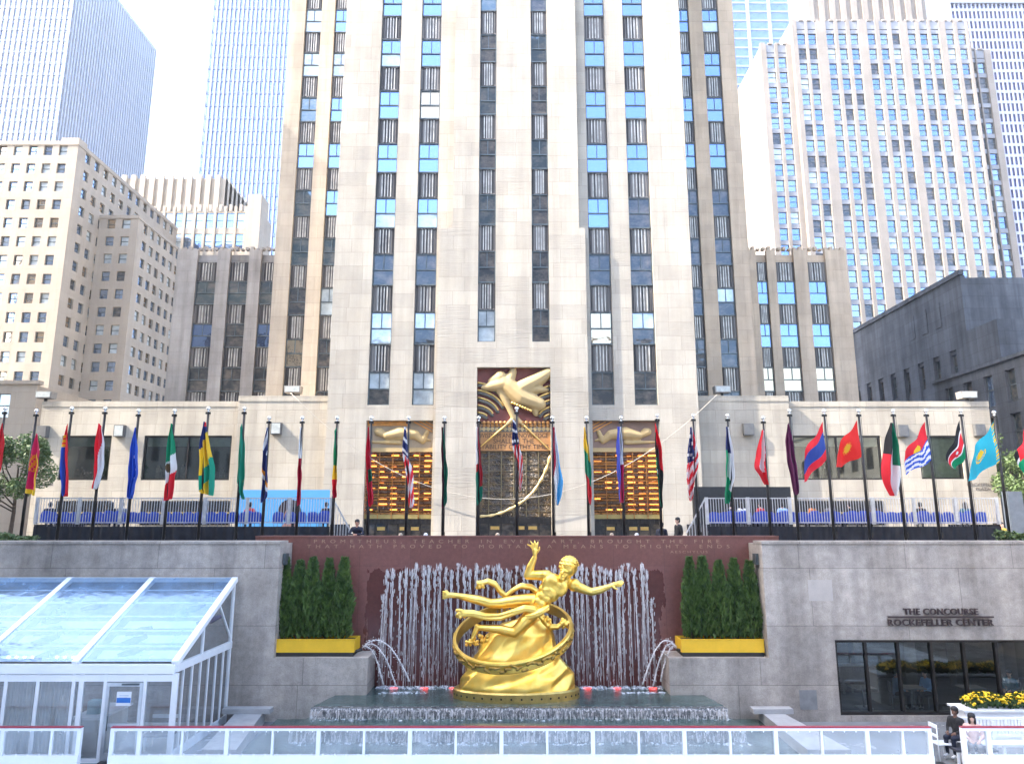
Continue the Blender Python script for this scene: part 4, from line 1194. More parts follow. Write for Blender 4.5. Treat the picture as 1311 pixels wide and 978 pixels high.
# ------------------------------------------------------------------ golden statue
q = NT('gold_leaf'); p_ = q.obj()
q.set(Base_Color=q.ramp(q.noise(p_, 2.2, 5, .65), (.93, .57, .09), (1.0, .74, .20), .3, .7), Metallic=1.0, Roughness=q.ramp(q.noise(p_, 4, 4), .28, .42))
q.bump(q.noise(p_, 22, 4), .08, .01); GOLD = q.m
GOLDD = plain('dark_gold', (.42, .27, .07), .45, .9, .35, 7, .5, coord='obj')
ST = 26.35
t = thing('gilded_statue', 'gilded statue of a flying figure with streaming drapery inside a hoop over a rock', 'statue', (ax(661, 895, ST), ST, UZ))
ORG = Vector(t.location)
def S(px, py, dy=0.0): return at(px, py, ST + dy) - ORG
b = MB()
U = 26.35 / FPX * 1.0       # metres per photo pixel here
def lim(*pts):
    for (a, ra), (c, rc) in zip(pts, pts[1:]): b.capsule(S(*a), ra * U, S(*c), rc * U, 16)
def ell(c, r, ang=0.0, yaw=0.0):
    b.ball(S(*c), [k * U for k in r], 20, 12, 0, Euler((0, -R(ang), R(yaw))).to_matrix())
# trunk, leaning up to the right
ell((689, 775, -.05), (13, 9.5, 11.5), 42); ell((696, 765.5, -.1), (12, 8.5, 10.8), 45); ell((703, 757, -.12), (12, 9.5, 14), 48)
ell((711, 748, -.12), (12, 9, 17), 50)
ell((704, 747, -.26), (10, 3.6, 9.5), 40); ell((717, 752.5, -.26), (10, 3.6, 9.5), 55)          # chest
for k, (px, py) in enumerate(((698, 756), (705, 761), (693, 762), (700, 767), (688, 769), (694, 773))): ell((px, py, -.295), (4.6, 3.0, 4.2), 42)   # belly
lim(((722, 744, -.1), 7.2), ((725, 735, -.16), 6.4)); ell((727.5, 725.5, -.2), (10.6, 11.5, 12.6), -12)
# face, turned down to the left
ell((722, 735, -.36), (6.0, 5.5, 7.2), -25); ell((719.5, 733.5, -.53), (1.5, 3.0, 3.4), -25); ell((719, 740.5, -.46), (3.6, 3.6, 2.8), -25); ell((719.5, 737.6, -.55), (2.5, 1.4, .8), -20)
ell((722, 730.2, -.50), (5.4, 2.2, 1.2), -22); ell((731.5, 732, -.36), (1.6, 2.4, 3.2), -20)
# shoulders and arms
ell((699, 737, -.06), (8.5, 8, 7.5), 10); ell((735, 748.5, -.08), (8, 7.5, 8), -10)
lim(((699, 736.5, -.06), 6.6), ((687, 736, 0), 6.0), ((675.5, 736.5, .05), 5.0)); lim(((675.5, 736.5, .05), 5.0), ((679.5, 725, 0), 5.0), ((684.5, 713.5, -.06), 3.3))
lim(((735, 749, -.08), 6.8), ((746, 753.5, -.06), 5.8), ((757, 757.5, -.03), 4.7)); lim(((757, 757.5, -.03), 4.7), ((768, 755, -.05), 4.6), ((780, 750.5, -.1), 3.0))
# hands
def hand(palm0, palm1, pw, tips, thumb):
    lim((palm0, pw * .82), (palm1, pw)); 
    n_ = len(tips)
    for (k1, k2, tp) in tips: lim((k1, 1.35), (k2, 1.2), (tp, .85))
    lim((thumb[0], 1.5), (thumb[1], 1.3), (thumb[2], .95))
hand((685, 710, -.08), (684.5, 704.5, -.1), 3.4, [((682, 702, -.1), (679, 698.5, -.13), (675.5, 697, -.12)), ((683.2, 701, -.12), (681.5, 696, -.15), (679.5, 693, -.12)), ((685.2, 701, -.12), (685, 695.5, -.15), (684.5, 692, -.12)), ((687, 702, -.1), (688, 697, -.14), (688.8, 694, -.12))], ((687.6, 707, -.12), (690.3, 703.5, -.18), (690.5, 700, -.2)))
hand((782, 749.7, -.1), (786.5, 748, -.1), 3.2, [((788.5, 746, -.1), (792.5, 744.4, -.1), (796.5, 743.2, -.08)), ((789.3, 747, -.12), (794, 746, -.12), (798.5, 745, -.1)), ((789.5, 748.5, -.12), (794, 748, -.14), (797.8, 747.2, -.12)), ((789, 750, -.1), (792.8, 750.2, -.14), (795.8, 750, -.14))], ((784.5, 750.5, -.16), (787.5, 753.2, -.2), (790.5, 754, -.2)))
# legs
lim(((684, 768, .05), 8.8), ((662, 769, .05), 7.6), ((640, 772, .02), 6.2), ((627, 772, 0), 5.4)); lim(((627, 772, 0), 5.8), ((613, 768, 0), 5.7), ((597, 764.5, .02), 4.3), ((584, 762, .03), 3.2))
lim(((584, 762, .03), 3.2), ((577, 761.5, .0), 3.4), ((570, 763, -.02), 3.0)); ell((571.5, 759.5, 0), (3.2, 4.2, 4.2), 0)
for k in range(5): lim(((569.5, 757 + 2.2 * k, -.05), 1.2), ((567, 757 + 2.2 * k, -.06), 1.0))
lim(((681, 785, -.2), 9.0), ((670, 797, -.32), 7.4), ((658.5, 809.5, -.38), 5.8)); lim(((658.5, 809.5, -.38), 5.8), ((642, 805.5, -.34), 5.6), ((626, 804, -.3), 4.2), ((613, 803, -.26), 3.2))
ell((611, 802, -.26), (3.4, 3.6, 3.6)); lim(((611, 803, -.26), 3.3), ((608, 810, -.3), 3.2), ((605, 816, -.32), 2.4))
for k in range(5): lim(((605.5 + .9 * k, 816, -.38 + .04 * k), 1.1), ((603.5 + .9 * k, 819.5, -.4 + .04 * k), .9))
me = fuse(b, .021, 3, 'figure'); me.materials.append(GOLD); put('figure', me, t)
# hair: close ridged cap
b = MB()
for i in range(60):
    a = i * 2.39996; v = 1 - i / 60 * 1.25
    r = math.sqrt(max(0, 1 - v * v)); d = Vector((r * math.cos(a), r * math.sin(a), v))
    d = Euler((R(-18), -R(16), 0)).to_matrix() @ d
    c = S(728.5, 724.5, -.17) + Vector((d.x * 10.6 * U, d.y * 10.8 * U, d.z * 11.6 * U))
    b.ball(c, (.075, .075, .05), 8, 5)
b.ball(S(728.5, 724.5, -.17), (10.9 * U, 11 * U, 12 * U), 20, 12)
me = fuse(b, .022, 1, 'hair'); me.materials.append(GOLD); put('hair', me, t)
# drapery
b = MB()
def fold(pts, rads, n_=3, spread=3.0, dy=-.02):
    n_ += 1; rads = [r * .68 for r in rads]; spread *= .82
    for k in range(n_):
        o_ = (k - (n_ - 1) / 2) * spread
        q_ = [(p[0], p[1] + o_ * (.6 + .4 * math.sin(i * 1.3 + k)), p[2] + dy * (k % 2) * 4) for i, p in enumerate(pts)]
        for (a, ra), (c, rc) in zip(zip(q_, rads), zip(q_[1:], rads[1:])): b.capsule(S(*a), ra * U, S(*c), rc * U, 10)
def frill(c, n_, w_, h_, rr):
    rnd = random.Random(int(c[0]))
    for i in range(n_): b.ball(S(c[0] + rnd.uniform(-w_, w_), c[1] + rnd.uniform(-h_, h_), c[2] + rnd.uniform(-.12, .12)), [rr * U * rnd.uniform(.7, 1.2)] * 3, 10, 6)
fold([(695, 790, -.28), (684, 781.5, -.36), (672, 779.5, -.38), (656, 783, -.36), (640, 788, -.34), (622, 789.5, -.34), (605, 786.5, -.34), (588, 785.5, -.34)], [3.2, 3.4, 3.2, 3, 3, 3, 3, 3.4], 3, 3.4)
frill((590, 785.5, -.34), 16, 5, 4.5, 2.3)
fold([(688, 757, .1), (680, 752, .18), (667, 750.5, .2), (656, 755.5, .2), (648, 762, .2), (641, 757, .2), (634, 748.5, .2), (625, 744.5, .2), (612, 747.5, .2)], [3, 3, 3, 3, 2.8, 3, 3.2, 3.4, 3], 2, 3.6)
frill((615, 748, .2), 16, 6, 4, 2.4)
fold([(672, 790, -.34), (684, 788, -.4), (694, 783, -.38), (702, 776, -.3)], [3, 3.4, 3.2, 2.6], 3, 3.4)
fold([(694, 792, -.2), (704, 803, -.1), (714, 803, 0), (722, 796, .05)], [3, 3.2, 3.2, 3.6], 2, 3.4); frill((722, 798, .05), 14, 5.5, 5.5, 2.3); frill((700, 796, -.15), 10, 6, 7, 2.2)
frill((604, 822, -.2), 16, 8, 4, 2.3); frill((618, 818, -.1), 10, 6, 5, 2.6)
me = fuse(b, .018, 1, 'drapery'); me.materials.append(GOLD); put('drapery', me, t)
# hoop
hc = S(657, 812, .15); RR = 71.5 * U
e1 = Vector((math.cos(R(8.4)), 0, math.sin(R(8.4)))); ph = R(21)
e2 = Vector((.04, -math.cos(ph), -math.sin(ph))); e2 = (e2 - e1 * e2.dot(e1)).normalized(); e3 = e1.cross(e2)
b = MB(); N = 96; vs, fs = [], []
for i in range(N):
    a = 2 * math.pi * i / N; d = e1 * math.cos(a) + e2 * math.sin(a)
    for (dr, dz) in ((-.05, -.19), (.05, -.19), (.08, -.15), (.05, 0), (.08, .15), (.05, .19), (-.05, .19)): vs.append(hc + d * (RR + dr) + e3 * dz)
K = 7
for i in range(N):
    for k in range(K):
        l = (k + 1) % K; j = (i + 1) % N; fs.append((i * K + k, i * K + l, j * K + l, j * K + k))
b.add(vs, fs, 0, False)
hp = b.build('hoop', GOLD, t)
b = MB(); rnd = random.Random(4)
for i in range(74):
    a = 2 * math.pi * i / 74; d = e1 * math.cos(a) + e2 * math.sin(a); tn = -e1 * math.sin(a) + e2 * math.cos(a)
    c = hc + d * (RR + .065) + e3 * (.085 * math.sin(i * 1.9)); 
    b.capsule(c - tn * .08 + e3 * .05 * math.sin(i * 2.7), .04, c + tn * .08 - e3 * .05 * math.cos(i * 1.3), .06, 7)
me = fuse(b, .02, 1, 'hoop_ornament'); me.materials.append(GOLDD); put('hoop_ornament', me, hp)
# rock
b = MB()
lev = [(893, 661, 76), (884, 661, 75), (874, 661, 73), (863, 660, 68), (852, 660, 61), (840, 661, 53), (825, 662, 48), (811, 666, 42), (799, 673, 31), (790, 680, 19), (784, 683, 9)]
rnd = random.Random(12); n_ = 15; vs, fs = [], []
for j, (py, cx_, hw) in enumerate(lev):
    c = S(cx_, py, .5)
    for k in range(n_):
        a = 2 * math.pi * k / n_ + .15 * j
        rr = hw * U * (1 + (.0 if j in (0, 1) else .07) * rnd.uniform(-1, 1) + (.04 * math.sin(3 * a + 1.2) if j > 1 else 0))
        vs.append((c.x + rr * math.cos(a), c.y + rr * .5 * math.sin(a), c.z + (0 if j == 0 else rnd.uniform(-.06, .06))))
for j in range(len(lev) - 1):
    for k in range(n_):
        l = (k + 1) % n_; fs.append((j * n_ + k, j * n_ + l, (j + 1) * n_ + l, (j + 1) * n_ + k))
fs.append(tuple((len(lev) - 1) * n_ + k for k in range(n_))); fs.append(tuple(reversed(range(n_))))
b.add(vs, fs, 0, True)
me = fuse(b, .05, 4, 'rock'); me.materials.append(GOLD); ro = put('rock', me, t)
# base band with a row of holes
b = MB(); c = S(661, 895, .5); rx_, ry__ = 77.5 * U, 77.5 * U * .5; vs, fs = [], []
zb, zt = -.04, .27
for i in range(64):
    a = 2 * math.pi * i / 64
    for (k, z) in ((1.0, zb), (1.0, zt), (.97, zt + .05), (.9, zt + .05)): vs.append((c.x + rx_ * k * math.cos(a), c.y + ry__ * k * math.sin(a), z))
for i in range(64):
    j = (i + 1) % 64
    for k in range(3): fs.append((i * 4 + k, j * 4 + k, j * 4 + k + 1, i * 4 + k + 1))
b.add(vs, fs, 0, False); b.build('base_band', plain('band_gold', (.55, .40, .13), .4, .9, .25, 4, .2, coord='obj'), t)
b = MB()
for i in range(40):
    a = 2 * math.pi * (i + .5) / 40; x, y = c.x + rx_ * math.cos(a), c.y + ry__ * math.sin(a); d = Vector((math.cos(a) / rx_, math.sin(a) / ry__, 0)).normalized()
    p = Vector((x, y, (zb + zt) / 2 + .02)); b.tube([p - d * .03, p + d * .006], [.035, .035], 8, 0, True, False)
b.build('drain_hole', plain('hole_dark', (.01, .01, .01), .9), t)
# ------------------------------------------------------------------ flags
CLOTH = NT('flag_cloth'); _a = CLOTH.new('ShaderNodeVertexColor', layer_name='cloth')
_n = CLOTH.noise(CLOTH.pos(), 40, 2)
CLOTH.set(Base_Color=CLOTH.mix(.12, _a.outputs[0], CLOTH.mix(1.0, _a.outputs[0], _n, 'MULTIPLY')), Roughness=.75)
_tr = CLOTH.new('ShaderNodeBsdfTranslucent'); CLOTH.lk(_a.outputs[0], _tr.inputs[0])
_mx = CLOTH.new('ShaderNodeMixShader'); _mx.inputs[0].default_value = .42; CLOTH.lk(CLOTH.b.outputs[0], _mx.inputs[1]); CLOTH.lk(_tr.outputs[0], _mx.inputs[2]); CLOTH.lk(_mx.outputs[0], CLOTH.out.inputs[0])
CLOTH = CLOTH.m
Rd, Wh, Bl, Gn, Ye, Bk, Lb, Or, Mr, Nv, Tl = (.75, .02, .035), (.80, .80, .80), (.03, .11, .58), (.008, .30, .14), (.85, .56, .03), (.012, .012, .014), (.10, .42, .70), (.75, .28, .02), (.12, .015, .07), (.02, .03, .14), (.02, .45, .50)
def stripes(*c): return lambda s, t: c[min(len(c) - 1, int(t * len(c)))]
def vbands(*c): return lambda s, t: c[min(len(c) - 1, int(s * len(c)))]
def disc(f, cx_, cy_, r, c, asp=1.0): return lambda s, t: c if ((s - cx_) * asp) ** 2 + (t - cy_) ** 2 < r * r else f(s, t)
def usa(s, t):
    if t < .38 and s < .75 - t * .4:
        return Wh if (int(s * 9) + int(t * 34)) % 3 == 0 and int(t * 34) % 2 else Nv
    return Rd if int((s * .55 + t * .9) * 11) % 2 == 0 else Wh
def usahang(s, t):
    k = s * .5 + t
    if t < .3: return Nv if (int(t * 26) % 3) else Wh
    return Rd if int(s * 4 + t * 9) % 2 == 0 else Wh
def mongolia(s, t): return Bl if abs(s - .35 + t * .1) < .22 and t > .25 else (Ye if (.1 < s < .5 and .1 < t < .4 and int(t * 40) % 2) else Rd)
def stars(s, t): return Wh if any((s - a) ** 2 * .2 + (t - b) ** 2 < .0004 for a, b in ((.7, .35), (.75, .5), (.7, .65), (.8, .42))) else Bl
def fringe(s, t): return Ye if t > .92 or (s > .93 and t > .3) else ((.70, .25, .02) if ((s - .4) * .6) ** 2 + (t - .5) ** 2 < .025 and (int(s * 14) + int(t * 22)) % 3 else (.62, .02, .10))
def mexico(s, t): 
    k = t + .22 * (s - .5)
    if k < .40: return Gn
    if k > .70: return Rd
    return (.16, .10, .05) if ((s - .35) * .35) ** 2 + (t - .55) ** 2 < .006 else Wh
def mauritius(s, t): k = t + .18 * (s - .5); return Rd if t < .07 and s > .4 else (Nv if k < .22 else Ye if k < .50 else (Tl if False else (.01, .32, .20)) if k < (.70) else (Ye if s < .6 else (.01, .32, .20)))
def marshall(s, t): k = t - .1 * s; return Wh if (t < .28 and int((s * 5 + t * 9)) % 2) else Or if .50 < k < .57 else Wh if .57 <= k < .64 else Nv
def kiribati(s, t):
    if t < .48: return Ye if (s - .5) ** 2 * 2.2 + (t - .42) ** 2 < .03 else Rd
    return Wh if int((t * 1.0 + .03 * math.sin(s * 16)) * 11.5) % 2 == 0 else Bl
def kenya(s, t): return (Wh if (s - .5) ** 2 * 2 + (t - .5) ** 2 < .004 else Rd if (s - .5) ** 2 * 3 + (t - .5) ** 2 < .03 else Bk if t < .28 else Wh if t < .34 else Rd if t < .64 else Wh if t < .70 else (.0, .24, .10))
def kazakh(s, t):
    d = (s - .55) ** 2 * 2.4 + (t - .48) ** 2
    return Ye if d < .018 or (.03 < d < .045 and t > .4) or (s < .1 and int(t * 22) % 2) else (.02, .42, .55)
def jordan(s, t):
    if t < .48 and s < .8: return Wh if (s - .45) ** 2 * 2 + (t - .3) ** 2 < .004 else Rd
    return Bk if t < .30 else Wh if t < .6 - .2 * s else (.0, .28, .12)
def jordan_flat(s, t):
    if s < .62 * (1 - abs(t - .5) * 2) : return Wh if (s - .2) ** 2 * 2 + (t - .5) ** 2 < .003 else Rd
    return Bk if t < .33 else Wh if t < .66 else (.0, .28, .12)
def kyrgyz(s, t): d = (s - .5) ** 2 * 2 + (t - .52) ** 2; return (.70, .40, .02) if d < .02 else ((.72, .2, .02) if d < .04 and int(math.atan2(t - .52, s - .5) * 7) % 2 else (.72, .02, .015))
def kuwait(s, t): k = s - .25 * (t - .3); return Bk if t < .42 and s < .55 - .3 * t else (.0, .18, .09) if s > .55 and t < .50 else Wh if s > .45 else Rd
def lebanon(s, t): return Wh if .28 < s + .3 * (t - .5) < .72 and t < .6 else Rd
FL = [
 ('plain red limp flag', 'L', [(10, 541), (7, 565), (4, 588), (6, 612), (3, 637)], [(11.5, 541), (14, 565), (17.5, 590), (11, 612), (8, 634)], disc(stripes((.62, .01, .02)), .5, .5, .04, (.0, .2, .08))),
 ('red flag with a gold crest and gold fringe', 'L', [(54, 554), (51, 580), (49, 605), (45.5, 632)], [(56, 554), (61, 578), (64.5, 593), (60, 612), (59, 636)], fringe),
 ('red and blue flag with a yellow emblem', 'L', [(93, 545), (90.5, 575), (90, 600), (92, 625), (95, 636)], [(95, 540), (98, 570), (101, 600), (100.5, 630), (97, 636)], mongolia),
 ('red over white limp flag', 'L', [(134, 540), (133, 580), (133, 610), (133, 627)], [(138, 545), (142, 565), (142, 590), (139, 610), (135, 627)], lambda s, t: Wh if s + .9 * t > .95 else Rd),
 ('plain mid blue flag with small white stars', 'L', [(178, 547), (176, 580), (175, 610), (175, 638)], [(179.5, 545), (183, 575), (187.5, 605), (183, 620), (178, 640)], stars),
 ('green white and red flag with a brown emblem', 'L', [(224, 540), (222, 580), (221.5, 610), (221, 643)], [(226, 541), (231, 575), (234.5, 597), (231, 610), (229, 640)], mexico),
 ('navy yellow and green striped flag', 'L', [(267, 538), (264, 570), (264.5, 600), (264.5, 628), (270, 632)], [(270, 540), (273, 565), (280, 595), (281.5, 615), (281, 636)], mauritius),
 ('green flag with a small yellow mark', 'L', [(313, 545), (312, 580), (310, 615), (314, 625), (318, 638)], [(315, 540), (318, 570), (320, 605), (319, 630), (320, 640)], disc(stripes((.01, .26, .16)), .75, .62, .05, (.5, .45, .05))),
 ('navy flag with an orange and white slanting band', 'L', [(344, 546), (342, 580), (342, 610), (342, 646)], [(347, 545), (348, 580), (349, 610), (349, 632), (346, 640)], marshall),
 ('white flag showing a dark red half', 'L', [(385.5, 545), (386, 590), (386, 620), (387, 650)], [(388, 545), (390, 590), (392.5, 610), (390, 645)], lambda s, t: Wh if t < .32 else (.45, .01, .05)),
 ('green yellow and red flag hanging straight', 'L', [(430.5, 550), (429.5, 590), (429, 620), (430, 640)], [(433, 545), (435, 590), (436.5, 620), (436, 636)], stripes(Gn, (.01, .25, .08), Ye, Rd, (.55, .01, .05))),
 ('dark red flag with a green patch', 'L', [(473, 545), (472, 590), (474, 625), (478, 650)], [(475, 545), (478, 590), (480, 620), (482, 645)], lambda s, t: (.02, .16, .08) if .45 < t < .62 and s > .4 else (.6, .01, .04)),
 ('star spangled red and white striped flag before the left entrance', 'L', [(519, 545), (518, 585), (524, 610), (528, 652)], [(522, 545), (524, 585), (530, 600), (532, 630), (533, 650)], usahang),
 ('dark green flag with a maroon edge', 'L', [(566, 545), (567, 590), (568, 620), (568, 653)], [(569, 545), (572, 580), (575, 600), (574, 630), (574, 645)], lambda s, t: (.10, .01, .03) if s < .45 - .3 * t + .15 else (.01, .16, .09)),
 ('white red and green flag hanging in front of the glass screen', 'L', [(610, 545), (610, 590), (610, 620), (611, 650)], [(613, 545), (617, 590), (619, 615), (618, 640)], lambda s, t: Wh if t < .38 and s < .6 else (.45, .02, .03) if s > .55 and t < .75 or t < .5 else (.01, .22, .14)),
 ('star spangled red and white striped flag on the tallest central pole', 'L', [(657, 535), (656, 575), (663, 595), (665, 630)], [(661, 540), (664, 565), (669, 585), (669, 610), (666, 630)], usahang),
 ('red white and light blue flag', 'L', [(708, 545), (707, 585), (707, 615), (711, 648)], [(711, 545), (715, 585), (720, 615), (719, 630), (713, 648)], lambda s, t: (.42, .01, .05) if s + t < .72 + .0 else Wh if s + .8 * t < 1.02 else (.10, .45, .75)),
 ('yellow green and red flag right of the centre', 'L', [(746, 545), (746, 575), (748, 610), (751, 645)], [(748, 548), (753, 575), (755, 600), (755, 625), (754, 648)], lambda s, t: (lambda k: Ye if k < .36 else (.01, .25, .13) if k < .68 else Rd)(t - .12 * (s - .5))),
 ('blue and red flag with a white edge', 'L', [(788, 545), (787, 580), (788, 610), (792, 645)], [(793, 545), (794, 580), (795, 610), (795, 645)], lambda s, t: Wh if s > .62 and t < .5 else (.06, .09, .5) if s < .75 - .75 * max(0, t - .4) * 1.6 else (.5, .02, .08)),
 ('red black and green flag with a white crescent', 'L', [(836, 540), (835, 580), (837, 610), (841, 650)], [(838, 545), (845, 575), (847, 605), (845, 640), (843, 652)], lambda s, t: Wh if (s - .35) ** 2 * .2 + (t - .55) ** 2 < .0012 else Rd if s > .35 + t * .9 - .2 and t < .5 or t < .12 else (.0, .30, .14) if s < .16 and t > .4 else Bk),
 ('star spangled red and white striped flag right of the tower entrances', 'L', [(881, 545), (876, 580), (874, 605), (875, 625), (878, 643)], [(883, 545), (889, 580), (890, 595), (884, 620), (880, 640)], usa),
 ('blue white and green limp flag', 'L', [(926, 545), (924, 580), (924, 610), (922, 646)], [(929, 545), (933, 580), (935, 610), (930, 630), (926, 646)], lambda s, t: Nv if t < .3 and s < .6 else Wh if s > .25 and t < .6 + .3 * (s - .3) else (.0, .30, .14)),
 ('red white red flag with a swept corner', 'L', [(972, 549), (966, 575), (960, 597), (968, 610), (975, 621)], [(975, 550), (975, 580), (975, 600), (976, 615), (977, 621)], lebanon),
 ('dark purple flag hanging straight', 'L', [(1003, 543), (1001, 570), (1003, 600), (1010, 636)], [(1005, 540), (1010, 575), (1013, 605), (1013, 633)], lambda s, t: Wh if s > .9 and t > .5 else (.14, .02, .09)),
 ('red blue and red striped flag blown to the left', 'Q', [(1049, 541), (1051, 588)], [(1023, 578), (1019, 618)], lambda s, t: Rd if t < .27 else (.03, .07, .32) if t < .72 else Rd),
 ('red flag with a golden sun blown to the left', 'Q', [(1092, 538.5), (1095, 584)], [(1065, 570), (1060, 599)], kyrgyz),
 ('green white red and black flag', 'L', [(1134, 540), (1128, 560), (1121, 590), (1120, 612), (1132, 636)], [(1137, 540), (1143, 570), (1145, 600), (1145, 625), (1136, 636)], kuwait),
 ('red flag with a yellow bird over blue and white waves', 'Q', [(1177, 541), (1182.6, 589.5)], [(1151, 578), (1146, 607.5)], kiribati),
 ('black red and green flag with white lines and a shield', 'Q', [(1220.7, 539), (1226, 586)], [(1201, 588), (1210, 603)], kenya),
 ('sky blue flag with a yellow sun', 'Q', [(1263.6, 540.5), (1268.5, 590)], [(1233, 578), (1225, 617)], kazakh),
 ('black white and green flag with a red triangle', 'Q', [(1306.6, 541), (1311, 586)], [(1289, 584), (1303, 615)], jordan)]
POLES = [(12, 523, 1.5), (52.4, 526, 41.5), (98.7, 522, 86), (140, 524, 129.6), (181.7, 526, 173.7), (228, 526, 219.7), (270.6, 523, 263.5), (316.4, 524, 309.6), (347, 535, 342.5), (388.4, 536, 386), (433, 536, 430.4), (477, 534, 474.4), (524.3, 534, 522.4), (570, 534, 568.5), (613.6, 534, 612.5), (662.6, 522, 660.4), (707.6, 536, 706.5), (750, 534, 751.6), (792.8, 534, 797), (840, 532, 842.5), (885.6, 532, 889), (929, 533.5, 933.6), (974.5, 534, 979), (1008, 526, 1013), (1051.8, 527, 1058), (1094.7, 526, 1103), (1138, 525, 1148), (1179.8, 527, 1191), (1223.6, 526, 1236), (1265.7, 528, 1279), (1307.8, 526, 1321)]
FY = 30.0
pm = {}
def pole_meshes(h):
    k = round(h, 1)
    if k in pm: return pm[k]
    a = MB(); a.tube([(0, 0, .25), (0, 0, h * .5), (0, 0, h - .12)], [.062, .058, .042], 12)
    b_ = MB(); b_.ball((0, 0, h + .02), .085, 12, 8); b_.tube([(0, 0, h - .12), (0, 0, h - .05)], [.055, .03], 10)
    c = MB(); c.tube([(0, 0, 0), (0, 0, .05), (0, 0, .06), (0, 0, .35)], [.16, .16, .085, .075], 14)
    d = MB(); d.box(-.1, .1, -.035, .035, h - .22, h - .13); d.tube([(.075, -.06, 1.1), (.075, -.03, h - .2)], .008, 5); d.box(.05, .1, -.08, -.05, 1.0, 1.25)
    pm[k] = (a.mesh('pole', BRONZE), b_.mesh('finial', FINIAL), c.mesh('base', BRONZE), d.mesh('halyard', BRONZE))
    return pm[k]
FINIAL = plain('silver_ball', (.75, .74, .70), .25, .9, .05, 2)
for i, ((px, py, pb), fl) in enumerate(zip(POLES, FL)):
    name_, kind, A, B, pat = fl
    top = at((px + pb) / 2, py, FY)
    h = top.z - .02
    t = thing('flagpole', 'dark flagpole flying the ' + name_, 'flagpole', (top.x, FY, 0), 0, 'flagpoles round the sunken plaza')
    for nm, me in zip(('pole', 'finial', 'base', 'halyard'), pole_meshes(h)): put(nm, me, t)
    # flag
    def conv(q):
        polex = px + (pb - px) * (q[1] - py) / (694 - py)
        return ((q[0] - polex) * FY / FPX * 1.0, az(q[1], FY))
    nu, nv = (30, 60) if kind == 'L' else (44, 30)
    vs, fs, cols = [], [], []
    def samp(P_, u):
        f = u * (len(P_) - 1); k = min(len(P_) - 2, int(f)); f -= k
        a, b_ = conv(P_[k]), conv(P_[k + 1]); return (a[0] + (b_[0] - a[0]) * f, a[1] + (b_[1] - a[1]) * f)
    rnd = random.Random(i * 3 + 1); ph_ = rnd.uniform(0, 6); nf = rnd.choice((1.5, 2.0, 2.4))
    for j in range(nv + 1):
        v = j / nv
        for k in range(nu + 1):
            u = k / nu
            if kind == 'L':
                # smooth the control polyline a little by averaging neighbours
                a = samp(A, v); a2 = samp(A, max(0, v - .06)); a3 = samp(A, min(1, v + .06)); a = ((a[0] + a2[0] + a3[0]) / 3, (a[1] * 2 + (a2[1] + a3[1])) / 4)
                b_ = samp(B, v); b2 = samp(B, max(0, v - .06)); b3 = samp(B, min(1, v + .06)); b_ = ((b_[0] + b2[0] + b3[0]) / 3, (b_[1] * 2 + (b2[1] + b3[1])) / 4)
                x = a[0] + (b_[0] - a[0]) * u; z = a[1] + (b_[1] - a[1]) * u
                amp = .17 * min(1, v * 3 + .15)
                yy = -.10 + amp * math.sin(u * 2 * math.pi * nf + ph_ + 1.3 * v) + .05 * math.sin(v * 7 + ph_)
                x += .012 * math.sin(v * 19 + u * 4)
            else:
                a, b_ = conv(A[0]), conv(A[1]); c, d = conv(B[0]), conv(B[1])
                sag = .12 * math.sin(u * math.pi)
                x = (a[0] + (b_[0] - a[0]) * v) * (1 - u) + (c[0] + (d[0] - c[0]) * v) * u
                z = (a[1] + (b_[1] - a[1]) * v) * (1 - u) + (c[1] + (d[1] - c[1]) * v) * u - sag * .5 + .04 * math.sin(u * 9 + v * 2 + ph_)
                yy = -.06 + .20 * u * math.sin(u * 8 + v * 1.6 + ph_) + .05 * math.sin(v * 6 + u * 5)
            vs.append((x, yy, z))
    for j in range(nv):
        for k in range(nu):
            a = j * (nu + 1) + k; fs.append((a, a + nu + 1, a + nu + 2, a + 1)); cols.append(pat((k + .5) / nu, (j + .5) / nv))
    m = MB(); m.add(vs, fs, 0, True); me = m.mesh('flag', CLOTH)
    ca = me.color_attributes.new('cloth', 'FLOAT_COLOR', 'CORNER'); dat = []
    for c in cols: dat += [c[0], c[1], c[2], 1.0] * 4
    ca.data.foreach_set('color', dat)
    o = put('flag', me, None, (top.x, FY, 0)); tag(o, name_, 'flag', 'national flags round the plaza')

# ------------------------------------------------------------------ viewing platforms with rails and chairs
CHB = plain('blue_plastic', (.008, .06, .45), .4, 0, .12, 4)
CHL = plain('chair_steel', (.25, .26, .28), .4, .7)
def chair_meshes():
    a = MB(); a.box(-.22, .22, -.22, .2, .42, .46)
    b_ = MB(); vs = []
    pr = [(-.25, .40), (.25, .40), (.26, .72), (.22, .88), (.12, .93), (-.12, .93), (-.22, .88), (-.26, .72)]
    b_.prism([(p[0], p[1]) for p in pr], .2, .235)
    c = MB()
    for sx_ in (-.2, .2): c.tube([(sx_, .2, .8), (sx_, .2, .44), (sx_, .24, 0)], .014, 6); c.tube([(sx_, -.18, .44), (sx_, -.22, 0)], .014, 6)
    return (a.mesh('seat', CHB), b_.mesh('backrest', CHB), c.mesh('legs', CHL))
chm = chair_meshes()
PLY0, PLY1, PLZ = 34.0, 38.0, az(671, 34.0)
BRICKS = plain('deck_boards', (.12, .11, .10), .8)
people_spots = {'left': [(62, .2), (141, .25), (154, .1), (319, .2), (374, .1), (417, .1)], 'right': [(936, 0), (951, .1), (975, 0), (1003, .2), (1042, .1), (1064, .3), (1090, .1), (1104, .2), (1121, .1), (1180, .2), (1238, .2)]}
